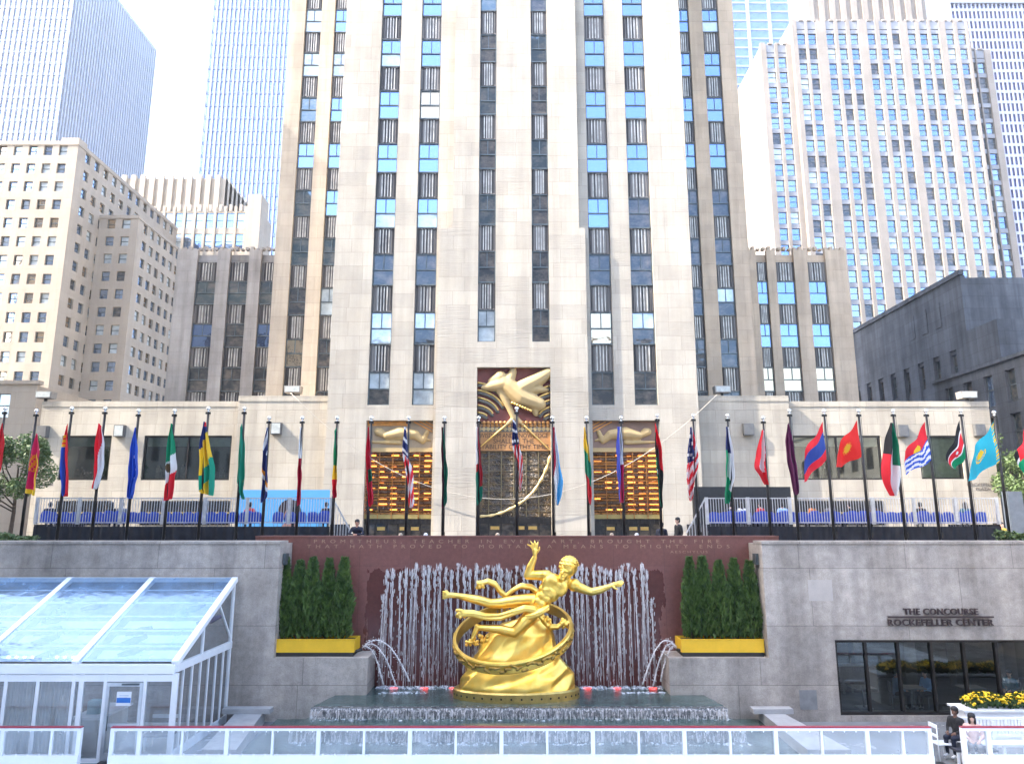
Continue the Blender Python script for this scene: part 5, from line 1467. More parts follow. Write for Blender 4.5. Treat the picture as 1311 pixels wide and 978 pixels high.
for side, px0, px1 in (('left', 47, 424), ('right', 905, 1277)):
    x0, x1 = ax(px0, 650, PLY0), ax(px1, 650, PLY0)
    t = thing('viewing_platform', 'raised platform with a black cloth skirt on the %s' % side, 'platform', (0, 0, 0), 0, 'viewing platforms')
    m = MB(); m.box(x0, x1, PLY0, PLY1, PLZ - .5, PLZ - .36); m.build('deck', BRICKS, t)
    m = MB(); n = 200; vs = []; fs = []
    for i in range(n + 1):
        x = x0 + (x1 - x0) * i / n
        for z in (PLZ - .1, PLZ * .5, .01): vs.append((x, PLY0 - .06 + .035 * math.sin(i * .9) + .03 * math.sin(i * .37) * (1 if z < .5 else .4), z))
    for i in range(n):
        for k in range(2): a = i * 3 + k; fs.append((a, a + 1, a + 4, a + 3))
    m.add(vs, fs, 0, True)
    m.box(x0 - .02, x0 - .005, PLY0, PLY1, 0, PLZ - .01); m.box(x1 + .005, x1 + .02, PLY0, PLY1, 0, PLZ - .01)
    m.build('skirt', BLACK, t)
    rt = thing('railing', 'grey steel railing of close upright bars along the %s platform' % side, 'railing', (0, 0, 0), 0, 'railings of the viewing platforms')
    zt = az(637, PLY0)
    TOPZ = PLZ; PLZD = PLZ - .36
    rl = MB(); rl.box(x0, x1, PLY0 - .025, PLY0 + .025, zt - .05, zt); rl.box(x0, x1, PLY0 - .02, PLY0 + .02, PLZ + .06, PLZ + .1); rl.build('rail', GALV, rt)
    bm_ = MB(); n = 7
    bars = MB(); k = int((x1 - x0) / .125)
    for i in range(k): x = x0 + (x1 - x0) * (i + .5) / k; bars.box(x - .012, x + .012, PLY0 - .012, PLY0 + .012, PLZ + .1, zt - .05)
    bars.build('bars', GALV, rt)
    pmesh = MB(); pmesh.box(-.07, .07, -.05, .05, 0, zt - PLZ + .02); pmesh = pmesh.mesh('post', GALV)
    for i in range(n + 1): put('post', pmesh, rt, (x0 + (x1 - x0) * i / n, PLY0 + .03, PLZ))
    # sloping stair rail at the inner end
    e = x1 if side == 'left' else x0; sg = 1 if side == 'left' else -1
    st = MB(); st.beam((e + sg * .06, PLY0, zt - .04), (e + sg * 1.0, PLY0, 1.15), .05, .06)
    for i in range(8): u = i / 7; x = e + sg * (.06 + .94 * u); zz = zt - .05 + (1.12 - zt) * u; st.box(x - .014, x + .014, PLY0 - .014, PLY0 + .014, .02, zz)
    st.build('stair_rail', GALV, rt)
    # chairs
    nch = 25
    for i in range(nch):
        if side == 'left' and i == 19: continue
        x = x0 + .45 + (x1 - x0 - .9) * i / (nch - 1)
        c = thing('stadium_chair', 'blue plastic chair on the %s platform, %s from its left end' % (side, nth(i)), 'chair', (x, PLY0 + .75, PLZ - .36), R(180) + random.uniform(-.12, .12), 'blue chairs on the viewing platforms')
        for nm, me in zip(('seat', 'backrest', 'legs'), chm): put(nm, me, c)
# blue screen with a portrait behind the left platform
t = thing('picture_screen', 'large bright blue screen with a dark haired face behind the left platform', 'screen')
sy = 40.5
x0, x1, z0, z1 = ax(303, 650, sy), ax(421, 650, sy), az(684, sy), az(627, sy)
q = NT('screen_blue'); q.set(Base_Color=(.10, .32, .58), Roughness=.4, Emission_Color=(.20, .55, .95)); q.b.inputs['Emission Strength'].default_value = .06
m = MB(); m.box(x0, x1, sy, sy + .12, z0, z1); m.build('panel', q.m, t)
m = MB(); m.box(x0 + .4, x0 + .5, sy + .12, sy + .3, 0, z1); m.box(x1 - .5, x1 - .4, sy + .12, sy + .3, 0, z1); m.build('stand', STEEL, t)
c = at(371, 650, sy); m = MB(); m.prism([(c.x + .62 * math.cos(a) * (1 if math.sin(a) > -.2 else .8), c.z - .15 + .62 * math.sin(a)) for a in [2 * math.pi * i / 24 for i in range(24)]], sy - .012, sy - .006)
m.build('portrait_hair', plain('portrait_dark', (.05, .03, .03), .6), t)
m = MB(); m.prism([(c.x + .08 + .36 * math.cos(a), c.z - .42 + .42 * math.sin(a)) for a in [2 * math.pi * i / 24 for i in range(24)]], sy - .02, sy - .013); m.prism([(c.x - .45, c.z - 1.1), (c.x + .6, c.z - 1.1), (c.x + .35, c.z - .75), (c.x - .2, c.z - .75)], sy - .02, sy - .013)
m.build('portrait_face', plain('portrait_skin', (.62, .33, .25), .6), t)
m = MB(); m.box(c.x - .2, c.x + .4, sy - .028, sy - .021, c.z - .36, c.z - .22); m.build('portrait_glasses', plain('portrait_black', (.02, .015, .02), .4), t)
# dark canopy wall behind the right platform
t = thing('dark_backdrop', 'long black hoarding behind the left end of the right platform', 'hoarding')
m = MB(); m.box(ax(889, 640, 41), ax(1013, 640, 41), 41, 41.3, 0, az(623, 41)); m.build('panel', plain('hoarding_black', (.02, .021, .022), .6), t)
m = MB()
for px in (890, 930, 970, 1011): x = ax(px, 640, 41); m.box(x - .05, x + .05, 41.3, 41.5, 0, az(624, 41))
m.build('post', STEEL, t)

# ------------------------------------------------------------------ people
SKIN = plain('skin', (.42, .22, .15), .55, 0, .08, 8); SKIND = plain('skin_dark', (.16, .08, .05), .55, 0, .08, 8); SKINL = plain('skin_light', (.60, .38, .29), .55, 0, .06, 8)
HAIRM = plain('hair_black', (.012, .010, .010), .6, 0, .3, 20); HAIRG = plain('hair_fair', (.45, .36, .26), .6, 0, .3, 20)
def cl(name, c): return plain(name, c, .8, 0, .15, 8)
NAVY = cl('navy_cloth', (.012, .015, .03)); DARK = cl('black_wool', (.012, .012, .013)); REDC = cl('red_cloth', (.55, .02, .03)); WHC = cl('white_cloth', (.7, .7, .7)); LBC = cl('light_blue_cloth', (.25, .42, .72)); PINK = cl('pale_pink_cloth', (.65, .42, .36)); ORC = cl('orange_cloth', (.65, .2, .05)); GRC = cl('grey_cloth', (.15, .15, .16)); TEALC = cl('teal_cloth', (.03, .12, .16)); SHOE = plain('shoe', (.02, .02, .02), .5)
def body(pose):
    """one continuous figure facing -Y; returns (mesh with material index 0 skin 1 top 2 legs 3 shoes, head centre)"""
    J = {}
    if pose == 'stand': hip, sh = .92, 1.42; lean = 0
    elif pose == 'lean': hip, sh = .90, 1.33; lean = -.16
    else: hip, sh = .50, 1.02; lean = -.02
    prt = []
    def c(k, a, ra, b_, rb): prt.append((k, Vector(a), ra, Vector(b_), rb))
    y = lean
    c(1, (0, 0, hip + .03), .135, (0, y * .5, (hip + sh) / 2), .125); c(1, (-.05, y * .5, (hip + sh) / 2), .11, (-.09, y, sh - .07), .115); c(1, (.05, y * .5, (hip + sh) / 2), .11, (.09, y, sh - .07), .115)
    c(1, (-.17, y, sh - .03), .068, (.17, y, sh - .03), .068)
    c(0, (0, y, sh), .055, (0, y - .02, sh + .11), .052)
    hd = Vector((0, y - .03, sh + .21))
    c(0, hd + Vector((0, -.01, -.04)), .072, hd + Vector((0, .005, .03)), .092); c(0, hd + Vector((0, -.085, -.035)), .016, hd + Vector((0, -.092, .0)), .012); c(0, hd + Vector((-.02, -.06, -.085)), .03, hd + Vector((.02, -.06, -.085)), .03)
    for s_ in (-1, 1): c(0, hd + Vector((s_ * .088, .01, -.02)), .014, hd + Vector((s_ * .09, .012, .012)), .016)
    hands = []
    for s_ in (-1, 1):
        if pose == 'stand':
            c(2, (s_ * .09, 0, hip), .098, (s_ * .10, -.01, .5), .068); c(2, (s_ * .10, -.01, .5), .066, (s_ * .10, .02, .1), .048); c(3, (s_ * .10, .04, .045), .045, (s_ * .12, -.14, .035), .04)
            el = (s_ * .25, .02, sh - .30); wr = (s_ * .22, -.08, sh - .53)
        elif pose == 'lean':
            c(2, (s_ * .09, .02, hip), .098, (s_ * .10, .03, .5), .068); c(2, (s_ * .10, .03, .5), .066, (s_ * .10, .08, .1), .048); c(3, (s_ * .10, .10, .045), .045, (s_ * .12, -.08, .035), .04)
            el = (s_ * .28, y - .12, sh - .25); wr = (s_ * .07, y - .30, sh - .27)
        else:
            c(2, (s_ * .09, -.02, hip), .10, (s_ * .11, -.42, hip + .02), .075); c(2, (s_ * .11, -.42, hip + .02), .07, (s_ * .11, -.40, .1), .048); c(3, (s_ * .11, -.38, .045), .045, (s_ * .12, -.55, .035), .04)
            el = (s_ * .25, -.06, sh - .28); wr = (s_ * .12, -.28, sh - .36)
        c(1, (s_ * .19, y, sh - .04), .062, el, .05); c(1, el, .048, wr, .036)
        d = (Vector(wr) - Vector(el)).normalized(); hands.append((Vector(wr), d, s_))
        c(0, wr, .033, Vector(wr) + d * .075, .038)
    mb = MB()
    for k, a, ra, b_, rb in prt: mb.capsule(a, ra, b_, rb, 12)
    me = fuse(mb, .026, 2, 'body')
    # fingers: five short bent chains rooted in the palm
    fb = MB()
    for wr, d, s_ in hands:
        sd = d.cross(Vector((0, 0, 1))).normalized() if abs(d.z) < .9 else Vector((1, 0, 0)); nrm = sd.cross(d).normalized()
        for k, L in enumerate((.062, .074, .078, .068)):
            o_ = wr + d * .085 + sd * ((k - 1.5) * .02)
            fb.tube([o_, o_ + d * L * .5 - nrm * .012, o_ + d * L * .85 - nrm * .035], [.010, .009, .007], 6)
        o_ = wr + d * .04 - sd * (.035 * s_); fb.tube([o_, o_ + d * .03 - sd * (.02 * s_), o_ + d * .058 - sd * (.022 * s_) - nrm * .01], [.012, .011, .008], 6)
    base = [tuple(v.co) for v in me.vertices]; faces = [tuple(p.vertices) for p in me.polygons]
    nb = len(base); nf_ = len(faces)
    base += [tuple(v) for v in fb.v]; faces += [tuple(nb + i for i in f) for f in fb.f]
    idx = []
    for f in faces[:nf_]:
        p = Vector((0, 0, 0))
        for i in f: p += Vector(base[i])
        p /= len(f); best, bk = 1e9, 0
        for k, a, ra, b_, rb in prt:
            ab = b_ - a; u = max(0, min(1, (p - a).dot(ab) / max(1e-9, ab.length_squared))); dd = (p - (a + ab * u)).length - (ra + (rb - ra) * u)
            if dd < best: best, bk = dd, k
        idx.append(bk)
    idx += [0] * len(fb.f)
    out = bpy.data.meshes.new('body'); out.from_pydata(base, [], faces)
    for _ in range(4): out.materials.append(SKIN)
    out.polygons.foreach_set('material_index', idx); out.polygons.foreach_set('use_smooth', [True] * len(faces)); out.update()
    return out, hd
BODY = {}
for ps in ('stand', 'lean', 'sit'): BODY[ps] = body(ps)
hb = MB(); hb.ball((0, .018, .035), (.100, .108, .092), 14, 9); hb.ball((0, .05, -.03), (.094, .07, .09), 12, 8)
hair_me = hb.mesh('hair', [HAIRM])
hb = MB(); hb.ball((0, .018, .035), (.104, .112, .096), 14, 9); hb.ball((0, .06, -.09), (.10, .075, .17), 12, 8); hb.ball((-.07, 0, -.08), (.04, .06, .13), 8, 6); hb.ball((.07, 0, -.08), (.04, .06, .13), 8, 6)
hairl_me = hb.mesh('hair', [HAIRM])
def person(label, pose, loc, rz, top, legs, skin=SKIN, hair=HAIRM, long=False, shoes=SHOE, group=None, sc=1.0):
    t = thing('person', label, 'person', loc, rz, group); t.scale = (sc, sc, sc)
    me, hd = BODY[pose]
    o = put('body', me, t)
    for k, mm in enumerate((skin, top, legs, shoes)): o.material_slots[k].link = 'OBJECT'; o.material_slots[k].material = mm
    h = put('hair', hairl_me if long else hair_me, t, hd); h.material_slots[0].link = 'OBJECT'; h.material_slots[0].material = hair
    return t
# on the terrace behind the red wall
p = at(458, 672, RY + .95); person('man in a dark suit leaning on the red wall with folded hands', 'lean', (p.x, RY + 1.0, .10), 0, NAVY, DARK, SKIN)
wz0 = 0
p = at(868, 668, 31.5); person('person in a black coat standing side on behind the wall', 'stand', (p.x, 31.5, 0), R(-70), DARK, DARK, SKINL, sc=1.06)
p = at(847, 675, 32.2); person('person in a dark jacket with their back turned behind the wall', 'stand', (p.x, 32.2, -.1), R(150), NAVY, DARK, SKIN, sc=1.0)
for k, (px, hm, lab) in enumerate(((513, HAIRG, 'fair haired person behind the wall near the left entrance'), (545, WHC, 'person in a white hat behind the wall by the left entrance doors'), (637, HAIRG, 'fair haired person behind the wall in front of the glass screen'), (783, HAIRG, 'fair haired person behind the wall left of the right entrance'), (815, WHC, 'white haired person behind the wall by the right entrance doors'))):
    p = at(px, 686, 33.5); person(lab, 'stand', (p.x, 33.5, -.42), R(20 * k - 30), (WHC, GRC, PINK, GRC, REDC)[k], GRC, SKINL, hm, k in (1, 2), sc=.9)
# spectators on the chairs (backs to the rail)
tops = [NAVY, DARK, GRC, REDC, DARK, NAVY]
labs = {'left': ['person in dark clothes at the left end of the left platform', 'person in black seated behind the red over white flag', 'person in grey seated right of the red over white flag', 'person in navy seated before the left end of the blue screen', 'person in a dark suit standing tall before the blue screen', 'person in black at the inner end of the left platform'],
        'right': ['person in dark blue at the inner end of the right platform', 'person in white and black stripes seated on the right platform', 'person in bright red seated before the black hoarding', 'person in light blue seated before the black hoarding', 'person in orange seated on the right platform', 'person in grey seated under the red flag with a golden sun', 'person in black seated right of the gold sun flag pole', 'person in navy left of the drooping four coloured flag', 'person in brown behind the drooping four coloured flag', 'person in black seated behind the wave patterned flag', 'person in teal seated near the outer end of the right platform']}
rt_ = [NAVY, WHC, REDC, LBC, ORC, GRC, DARK, NAVY, cl('brown_cloth', (.12, .06, .03)), DARK, TEALC]
for side in ('left', 'right'):
    for k, (px, dz) in enumerate(people_spots[side]):
        x = ax(px, 660, PLY0 + 1.3)
        st_ = side == 'left' and k in (4,)
        person(labs[side][k], 'stand' if st_ else 'sit', (x, PLY0 + (1.8 if st_ else 1.35), PLZ - (.62 if st_ else .30)), R(180 + random.uniform(-35, 35)), (tops if side == 'left' else rt_)[k], DARK, SKIN if k % 2 else SKINL, HAIRM, k % 3 == 1, group='spectators on the platforms')
        if not st_:
            c = thing('stadium_chair', 'blue chair under the %s' % labs[side][k], 'chair', (x, PLY0 + 1.35, PLZ - .30), R(180), 'blue chairs on the viewing platforms')
            for nm, me in zip(('seat', 'backrest', 'legs'), chm): put(nm, me, c)

# ------------------------------------------------------------------ glass tent on the left
TY0, TY1 = 22.6, SY - .06
ze, zr = az(849, TY0), az(741, TY1)
zf = PZ
tx1 = ax(224, 850, TY0)
t = thing('glass_tent', 'white framed glass tent with a sloping clear roof against the left granite wall', 'tent')
CLR = clear('tent_glass', (.9, .95, 1), .06, (.97, .98, .98), .02, .10, (.85, .87, .88))
q = NT('tent_roof_glass'); p_ = q.pos()
tr_ = q.new('ShaderNodeBsdfTransparent'); tr_.inputs[0].default_value = (.82, .91, .98, 1)
gl_ = q.new('ShaderNodeBsdfGlossy'); gl_.inputs['Color'].default_value = (.50, .68, .90, 1); gl_.inputs['Roughness'].default_value = .12
bb = q.new('ShaderNodeBump'); bb.inputs['Strength'].default_value = .5; bb.inputs['Distance'].default_value = .05; q.lk(q.noise(p_, 1.2, 3), bb.inputs['Height']); q.lk(bb.outputs[0], gl_.inputs['Normal'])
q.set(Base_Color=(.22, .42, .70), Roughness=.3)  # blue of the reflected sky put into the roof glass as colour
m1 = q.new('ShaderNodeMixShader'); m1.inputs[0].default_value = .30; q.lk(tr_.outputs[0], m1.inputs[1]); q.lk(gl_.outputs[0], m1.inputs[2])
m2 = q.new('ShaderNodeMixShader'); q.lk(q.ramp(q.noise(p_, .9, 4, .6), .12, .38, .4, .65), m2.inputs[0]); q.lk(m1.outputs[0], m2.inputs[1]); q.lk(q.b.outputs[0], m2.inputs[2]); q.lk(m2.outputs[0], q.out.inputs[0])
ROOFG = q.m
bays = [tx1, ax(96, 850, TY0), ax(-32, 850, TY0), ax(-160, 850, TY0)]
fr = MB(); sl = (zr - ze) / (TY1 - TY0)
for x in bays: fr.beam((x, TY0, ze), (x, TY1, zr), .20, .16)
fr.box(bays[-1], tx1, TY0 - .06, TY0 + .1, ze - .28, ze - .02); fr.box(bays[-1], tx1, TY1 - .1, TY1, zr - .1, zr + .06)
fr.box(tx1 - .08, tx1 + .06, TY0 + .1, TY1, ze - .26, ze - .04)
fr.box(tx1 - .05, tx1 + .04, TY1 - .12, TY1, zf, zr - .1); 
for yy in (TY0 + 1.9,): fr.box(tx1 - .04, tx1 + .03, yy - .05, yy + .05, ze - .04, ze + sl * 1.9 - .1)
fr.beam((tx1, TY0 + 3.0, ze + sl * 2.9), (tx1, TY1 - .1, ze + .1), .06, .06)
fr.build('frame', WHITE, t)
pu = MB()
for i in range(len(bays) - 1):
    for k in range(1, 6):
        u = k / 6; y_ = TY0 + (TY1 - TY0) * u; z = ze + (zr - ze) * u
        pu.beam((bays[i + 1] + .1, y_, z + .02), (bays[i] - .1, y_, z + .02), .04, .03, up=(0, -sl, 1))
pu.build('purlin', plain('purlin_white', (.7, .75, .8), .4), t)
for i in range(len(bays) - 1):
    m = MB(); m.quad((bays[i + 1] + .1, TY0 + .02, ze + .05), (bays[i] - .1, TY0 + .02, ze + .05), (bays[i] - .1, TY1 - .1, zr + .05), (bays[i + 1] + .1, TY1 - .1, zr + .05)); m.build('roof_pane', ROOFG, t)
m = MB()
for i in range(len(bays) - 1):
    for k in range(1, 6):
        u0, u1 = .03 + (k - 1) * .165, .03 + (k - 1) * .165 + .085
        y0_, y1_ = TY0 + (TY1 - TY0) * u0, TY0 + (TY1 - TY0) * u1; za_, zb_ = ze + (zr - ze) * u0 - .42, ze + (zr - ze) * u1 - .42
        if k < 5: m.quad((bays[i + 1] + .15, y0_, za_), (bays[i] - .15, y0_, za_), (bays[i] - .15, y1_, zb_), (bays[i + 1] + .15, y1_, zb_))
m.build('ceiling_drape', plain('drape_white', (.72, .74, .76), .8, 0, .06, 1), t)
# long dark smudges of drapes hung inside under the roof
m = MB(); rnd = random.Random(8)
for i in range(3):
    for k in range(5):
        xa_ = bays[i + 1] + .4 + rnd.random() * 2.2; u = .1 + .13 * k + rnd.random() * .05; y_ = TY0 + (TY1 - TY0) * u; z = ze + (zr - ze) * u - .20
        m.tube([(xa_, y_, z), (xa_ + .35, y_ + .25, z + .08), (xa_ + .6, y_ + .5, z + .16)], [.05, .12, .05], 8, flat=.5)
m.build('drape_smudge', plain('drape_smudge_dark', (.10, .09, .13), .8), t)
q = NT('string_lamp'); q.set(Base_Color=(1, .7, .5), Emission_Color=(1, .6, .35)); q.b.inputs['Emission Strength'].default_value = 1.2
m = MB()
for i in range(9): x = bays[1] - 2.6 + .25 * i; m.ball((x, TY0 + .9, ze + .02), .035, 8, 5)
m.build('string_lamp', q.m, t)
# front and side glazing
mu = MB()
fxs = [(px, .05) for px in (5, 46, 92)] + [(102, .07), (133, .05), (184, .05), (222, .08)]
for px, wd in fxs: x = ax(px, 900, TY0); mu.box(x - wd, x + wd, TY0 - .03, TY0 + .06, zf, ze - .281)
mu.box(bays[-1], tx1, TY0 - .02, TY0 + .05, zf, zf + .12); mu.box(bays[-1], tx1, TY0 - .025, TY0 + .055, ze - .50, ze - .30)
for k in range(1, 7): y_ = TY0 + (TY1 - TY0) * k / 7; mu.box(tx1 - .03, tx1 + .03, y_ - .03, y_ + .03, zf, ze - .261)
mu.box(tx1 - .03, tx1 + .03, TY0 + .06, TY1 - .12, zf, zf + .25)
mu.build('mullions', WHITE, t)
m = MB(); m.quad((bays[-1], TY0 + .01, zf + .12), (ax(134, 900, TY0), TY0 + .01, zf + .12), (ax(134, 900, TY0), TY0 + .01, ze - .3), (bays[-1], TY0 + .01, ze - .3)); m.quad((ax(184, 900, TY0), TY0 + .01, zf + .12), (tx1, TY0 + .01, zf + .12), (tx1, TY0 + .01, ze - .3), (ax(184, 900, TY0), TY0 + .01, ze - .3)); m.build('front_pane', CLR, t)
m = MB(); m.quad((tx1, TY0 + .06, zf + .25), (tx1, TY1 - .12, zf + .25), (tx1, TY1 - .12, ze - .26), (tx1, TY0 + .06, ze - .26)); m.add([(tx1, TY0 + .15, ze), (tx1, TY1 - .12, ze), (tx1, TY1 - .12, zr - .12)], [(0, 1, 2)]); m.build('side_pane', CLR, t)
# door with a poster
dx0, dx1 = ax(136, 900, TY0), ax(182, 900, TY0); dzt = ze - .52
d = MB(); k = .085
d.box(dx0, dx0 + k, TY0 - .06, TY0 + .04, zf + .02, dzt); d.box(dx1 - k, dx1, TY0 - .06, TY0 + .04, zf + .02, dzt); d.box(dx0 + k, dx1 - k, TY0 - .06, TY0 + .04, dzt - .11, dzt); d.box(dx0 + k, dx1 - k, TY0 - .06, TY0 + .04, zf + .02, zf + .28); d.box(dx0 + k, dx1 - k, TY0 - .05, TY0 + .03, zf + .98, zf + 1.08)
dr = d.build('door', ALU, t)
m = MB(); m.quad((dx0 + k, TY0 - .01, zf + .28), (dx1 - k, TY0 - .01, zf + .28), (dx1 - k, TY0 - .01, dzt - .11), (dx0 + k, TY0 - .01, dzt - .11)); m.build('pane', CLR, dr)
m = MB(); m.tube([(dx0 + .14, TY0 - .12, zf + .9), (dx0 + .14, TY0 - .12, zf + 1.3)], .014, 8); m.box(dx0 + .45, dx1 - .1, TY0 - .1, TY0 - .062, dzt - .07, dzt - .03); m.build('handle', STEEL, dr)
ps = thing('poster', 'small white and blue poster taped inside the tent door', 'poster')
a, b_ = at(150, 885, TY0 - .02), at(167, 903, TY0 - .02)
m = MB(); m.box(a.x, b_.x, TY0 - .022, TY0 - .014, b_.z, a.z); m.build('sheet', plain('poster_white', (.75, .76, .78), .5, 0, .02), ps)
m = MB(); m.box(a.x + .01, b_.x - .01, TY0 - .026, TY0 - .0225, b_.z + .08, b_.z + .22); m.build('blue_band', plain('poster_blue', (.03, .16, .5), .5), ps)
m = MB()
for i in range(4): m.box(a.x + .08, b_.x - .08 - .04 * (i % 2), TY0 - .025, TY0 - .0225, a.z - .12 - .06 * i, a.z - .10 - .06 * i)
m.build('print', plain('poster_grey', (.45, .5, .6), .5), ps)
# inside: counter, white drapes, bench, table top clutter
m = MB(); m.box(bays[-1], tx1 - .05, TY0 + .1, TY1 - .1, PZ + .004, PZ + .03); m.build('floor', plain('tent_floor', (.55, .54, .52), .5, 0, .08), t)  # pale floor sheet added to brighten the tent inside
ct = thing('counter', 'white curved counter just inside the tent beside the door', 'counter')
m = MB(); cx0, cx1 = ax(99, 900, TY0 + .6), ax(131, 900, TY0 + .6)
m.box(cx0, cx1, TY0 + .5, TY0 + 2.2, zf, zf + 1.05); m.build('body', plain('counter_white', (.62, .62, .6), .4, 0, .06), ct)
m = MB(); m.box(cx0 - .08, cx1 + .1, TY0 + .42, TY0 + 2.3, zf + 1.052, zf + 1.12); m.build('top', WHITE, ct)
m = MB(); m.box(cx0 + .2, cx0 + .55, TY0 + .8, TY0 + 1.1, zf + 1.125, zf + 1.5); tag(m.build('paper_box', plain('pale_teal_box', (.35, .5, .52), .5)), 'pale teal box standing on the white tent counter', 'box')
for lab, xa_, xb_ in (('outer left', bays[-1] + .5, ax(-2, 900, TY0 + .8)), ('middle', ax(8, 900, TY0 + .8), ax(44, 900, TY0 + .8)), ('right', ax(50, 900, TY0 + .8), ax(90, 900, TY0 + .8))):
    m = MB(); vs, fs = [], []; n = 40
    for i in range(n + 1):
        u = i / n; x = xa_ + (xb_ - xa_) * u
        for z in (zf + .03, ze - .6): vs.append((x, TY0 + .75 + .06 * math.sin(i * 1.4), z))
    for i in range(n): fs.append((2 * i, 2 * i + 2, 2 * i + 3, 2 * i + 1))
    m.add(vs, fs, 0, True); tag(m.build('curtain', plain('sheer_white', (.85, .84, .82), .8, 0, .05)), 'white curtain inside the glass tent, the %s one' % lab, 'curtain', 'white curtains in the tent')
bn = thing('bench', 'dark bench with white rails seen through the tent glass right of the door', 'bench')
bx0_, bx1_ = ax(187, 900, TY0 + 1), ax(221, 900, TY0 + 1)
m = MB(); m.box(bx0_, bx1_, TY0 + 1, TY0 + 1.5, zf + .42, zf + .5); m.build('seat', plain('bench_dark', (.03, .03, .04), .5), bn)
m = MB(); m.box(bx0_, bx1_, TY0 + 1.5, TY0 + 1.54, zf + .6, zf + .7); m.box(bx0_, bx1_, TY0 + 1.5, TY0 + 1.54, zf + .85, zf + .95); m.build('backrest', WHITE, bn)
lgm = MB(); lgm.box(-.03, .03, -.03, .03, 0, .42); lgm = lgm.mesh('leg', WHITE)
for x in (bx0_ + .05, bx1_ - .05):
    for yy in (TY0 + 1.05, TY0 + 1.5): put('leg', lgm, bn, (x, yy, zf))

# ------------------------------------------------------------------ rink barrier
BYR = 21.5
ACR = clear('barrier_glass', (.9, .95, 1), .03, (.90, .95, .97), .05, .20, (.80, .86, .90))
REDR = plain('red_rail', (.30, .03, .05), .4, 0, .05)
bt = az(929.5, BYR)
gb = az(966, BYR)
def barrier(label, px0, px1, posts, seed):
    t = thing('rink_barrier', label, 'barrier', (0, 0, 0), 0, 'barriers round the rink')
    x0, x1 = ax(px0, 945, BYR), ax(px1, 945, BYR)
    m = MB(); m.box(x0, x1, BYR - .07, BYR + .07, bt - .028, bt); m.build('top_rail', REDR, t)
    m = MB(); m.box(x0, x1, BYR - .06, BYR + .06, bt - .10, bt - .030); m.build('under_rail', WHITE, t)
    m = MB(); m.box(x0, x1, BYR - .08, BYR + .08, PZ, gb); m.box(x0, x1, BYR - .10, BYR - .081, PZ + .03, PZ + .25); m.build('kick_board', WHITE, t)
    xs_ = [x0 + .05] + [ax(p, 945, BYR) for p in posts] + [x1 - .05]
    for i, x in enumerate(xs_):
        wd = .055 if (i % 2 or i in (0, len(xs_) - 1)) else .03
        m = MB(); m.box(x - wd, x + wd, BYR - .055, BYR + .055, gb + .001, bt - .101); m.build('post', WHITE, t)
        if i < len(xs_) - 1:
            m = MB(); m.quad((x + wd, BYR + .01, gb), (xs_[i + 1] - .04, BYR + .01, gb), (xs_[i + 1] - .04, BYR + .01, bt - .1), (x + wd, BYR + .01, bt - .1)); m.build('pane', ACR, t)
    m = MB(); n = int((x1 - x0) / .32)
    for i in range(n): x = x0 + .16 + .32 * i; m.box(x - .015, x + .015, BYR - .075, BYR - .056, gb - .02, gb + .05); m.box(x - .012, x + .012, BYR - .075, BYR - .061, bt - .13, bt - .1)
    m.build('clip', WHITE, t)
barrier('left stretch of white rink barrier in front of the glass tent', -160, 104, [-120, -62, 4, 67], 1)
barrier('long middle stretch of white rink barrier with red top rail before the fountain', 142, 1192, [179, 234] + [291 + 58.5 * i for i in range(15)] + [1155], 2)
barrier('right stretch of white rink barrier in front of the slatted bench', 1231, 1420, [1265, 1330, 1390], 3)
m = MB()
for (a, b_) in ((104, 142), (1192, 1231)): m.box(ax(a, 960, BYR), ax(b_, 960, BYR), 20.6, 22.5, PZ + .032, PZ + .075)
for i, (a, b_) in enumerate(((104, 142), (1192, 1231))):
    m = MB(); m.box(ax(a, 960, BYR) + .02, ax(b_, 960, BYR) - .02, 21.3, 22.5, PZ + .034, PZ + .075)
    tag(m.build('rubber_mat', plain('black_rubber', (.015, .015, .016), .8)), ('black rubber mat in the barrier gap before the tent door', 'black rubber mat in the barrier gap by the seated pair')[i], 'mat')

# ------------------------------------------------------------------ right side: bench, flowers, seated pair, chair, diners
wx0, wx1 = ax(1237, 940, 22.9), ax(1400, 940, 22.9)
t = thing('slatted_bench', 'white slatted bench behind the right rink barrier', 'bench')
m = MB(); n = 36
for i in range(n): x = wx0 + (wx1 - wx0) * i / n; m.box(x, x + .06, 23.2, 23.24, PZ + .62, PZ + 1.02)
m.box(wx0, wx1, 23.19, 23.25, PZ + 1.022, PZ + 1.09); m.box(wx0, wx1, 23.19, 23.25, PZ + .55, PZ + .618); m.build('backrest', WHITE, t)
m = MB()
for k in range(5): m.box(wx0, wx1, 22.72 + .095 * k, 22.79 + .095 * k, PZ + .43, PZ + .47)
m.build('seat', WHITE, t)
lm = MB(); lm.box(-.04, .04, 0, .06, 0, .43); lm.box(-.04, .04, .42, .48, 0, 1.0); lm = lm.mesh('leg', WHITE)
for i in range(5): put('leg', lm, t, (wx0 + .1 + (wx1 - wx0 - .2) * i / 4, 22.74, PZ))
t = thing('flower_planter', 'long white planter packed with yellow flowers behind the slatted bench', 'planter')
fx_0, fx_1 = ax(1240, 905, 24.4), ax(1420, 905, 24.4)
zp = az(911, 24.1)
m = MB(); m.box(fx_0 - .3, fx_1, 24.1, 24.9, PZ, zp); m.box(fx_0 - .36, fx_1, 24.04, 24.96, zp + .002, zp + .06); m.build('box', WHITE, t)
GRL = plain('flower_leaf', (.04, .08, .02), .7, 0, .4, 8); FYE = plain('chrysanthemum_yellow', (.80, .52, .01), .6, 0, .2, 9)
m = MB(); rnd = random.Random(3)
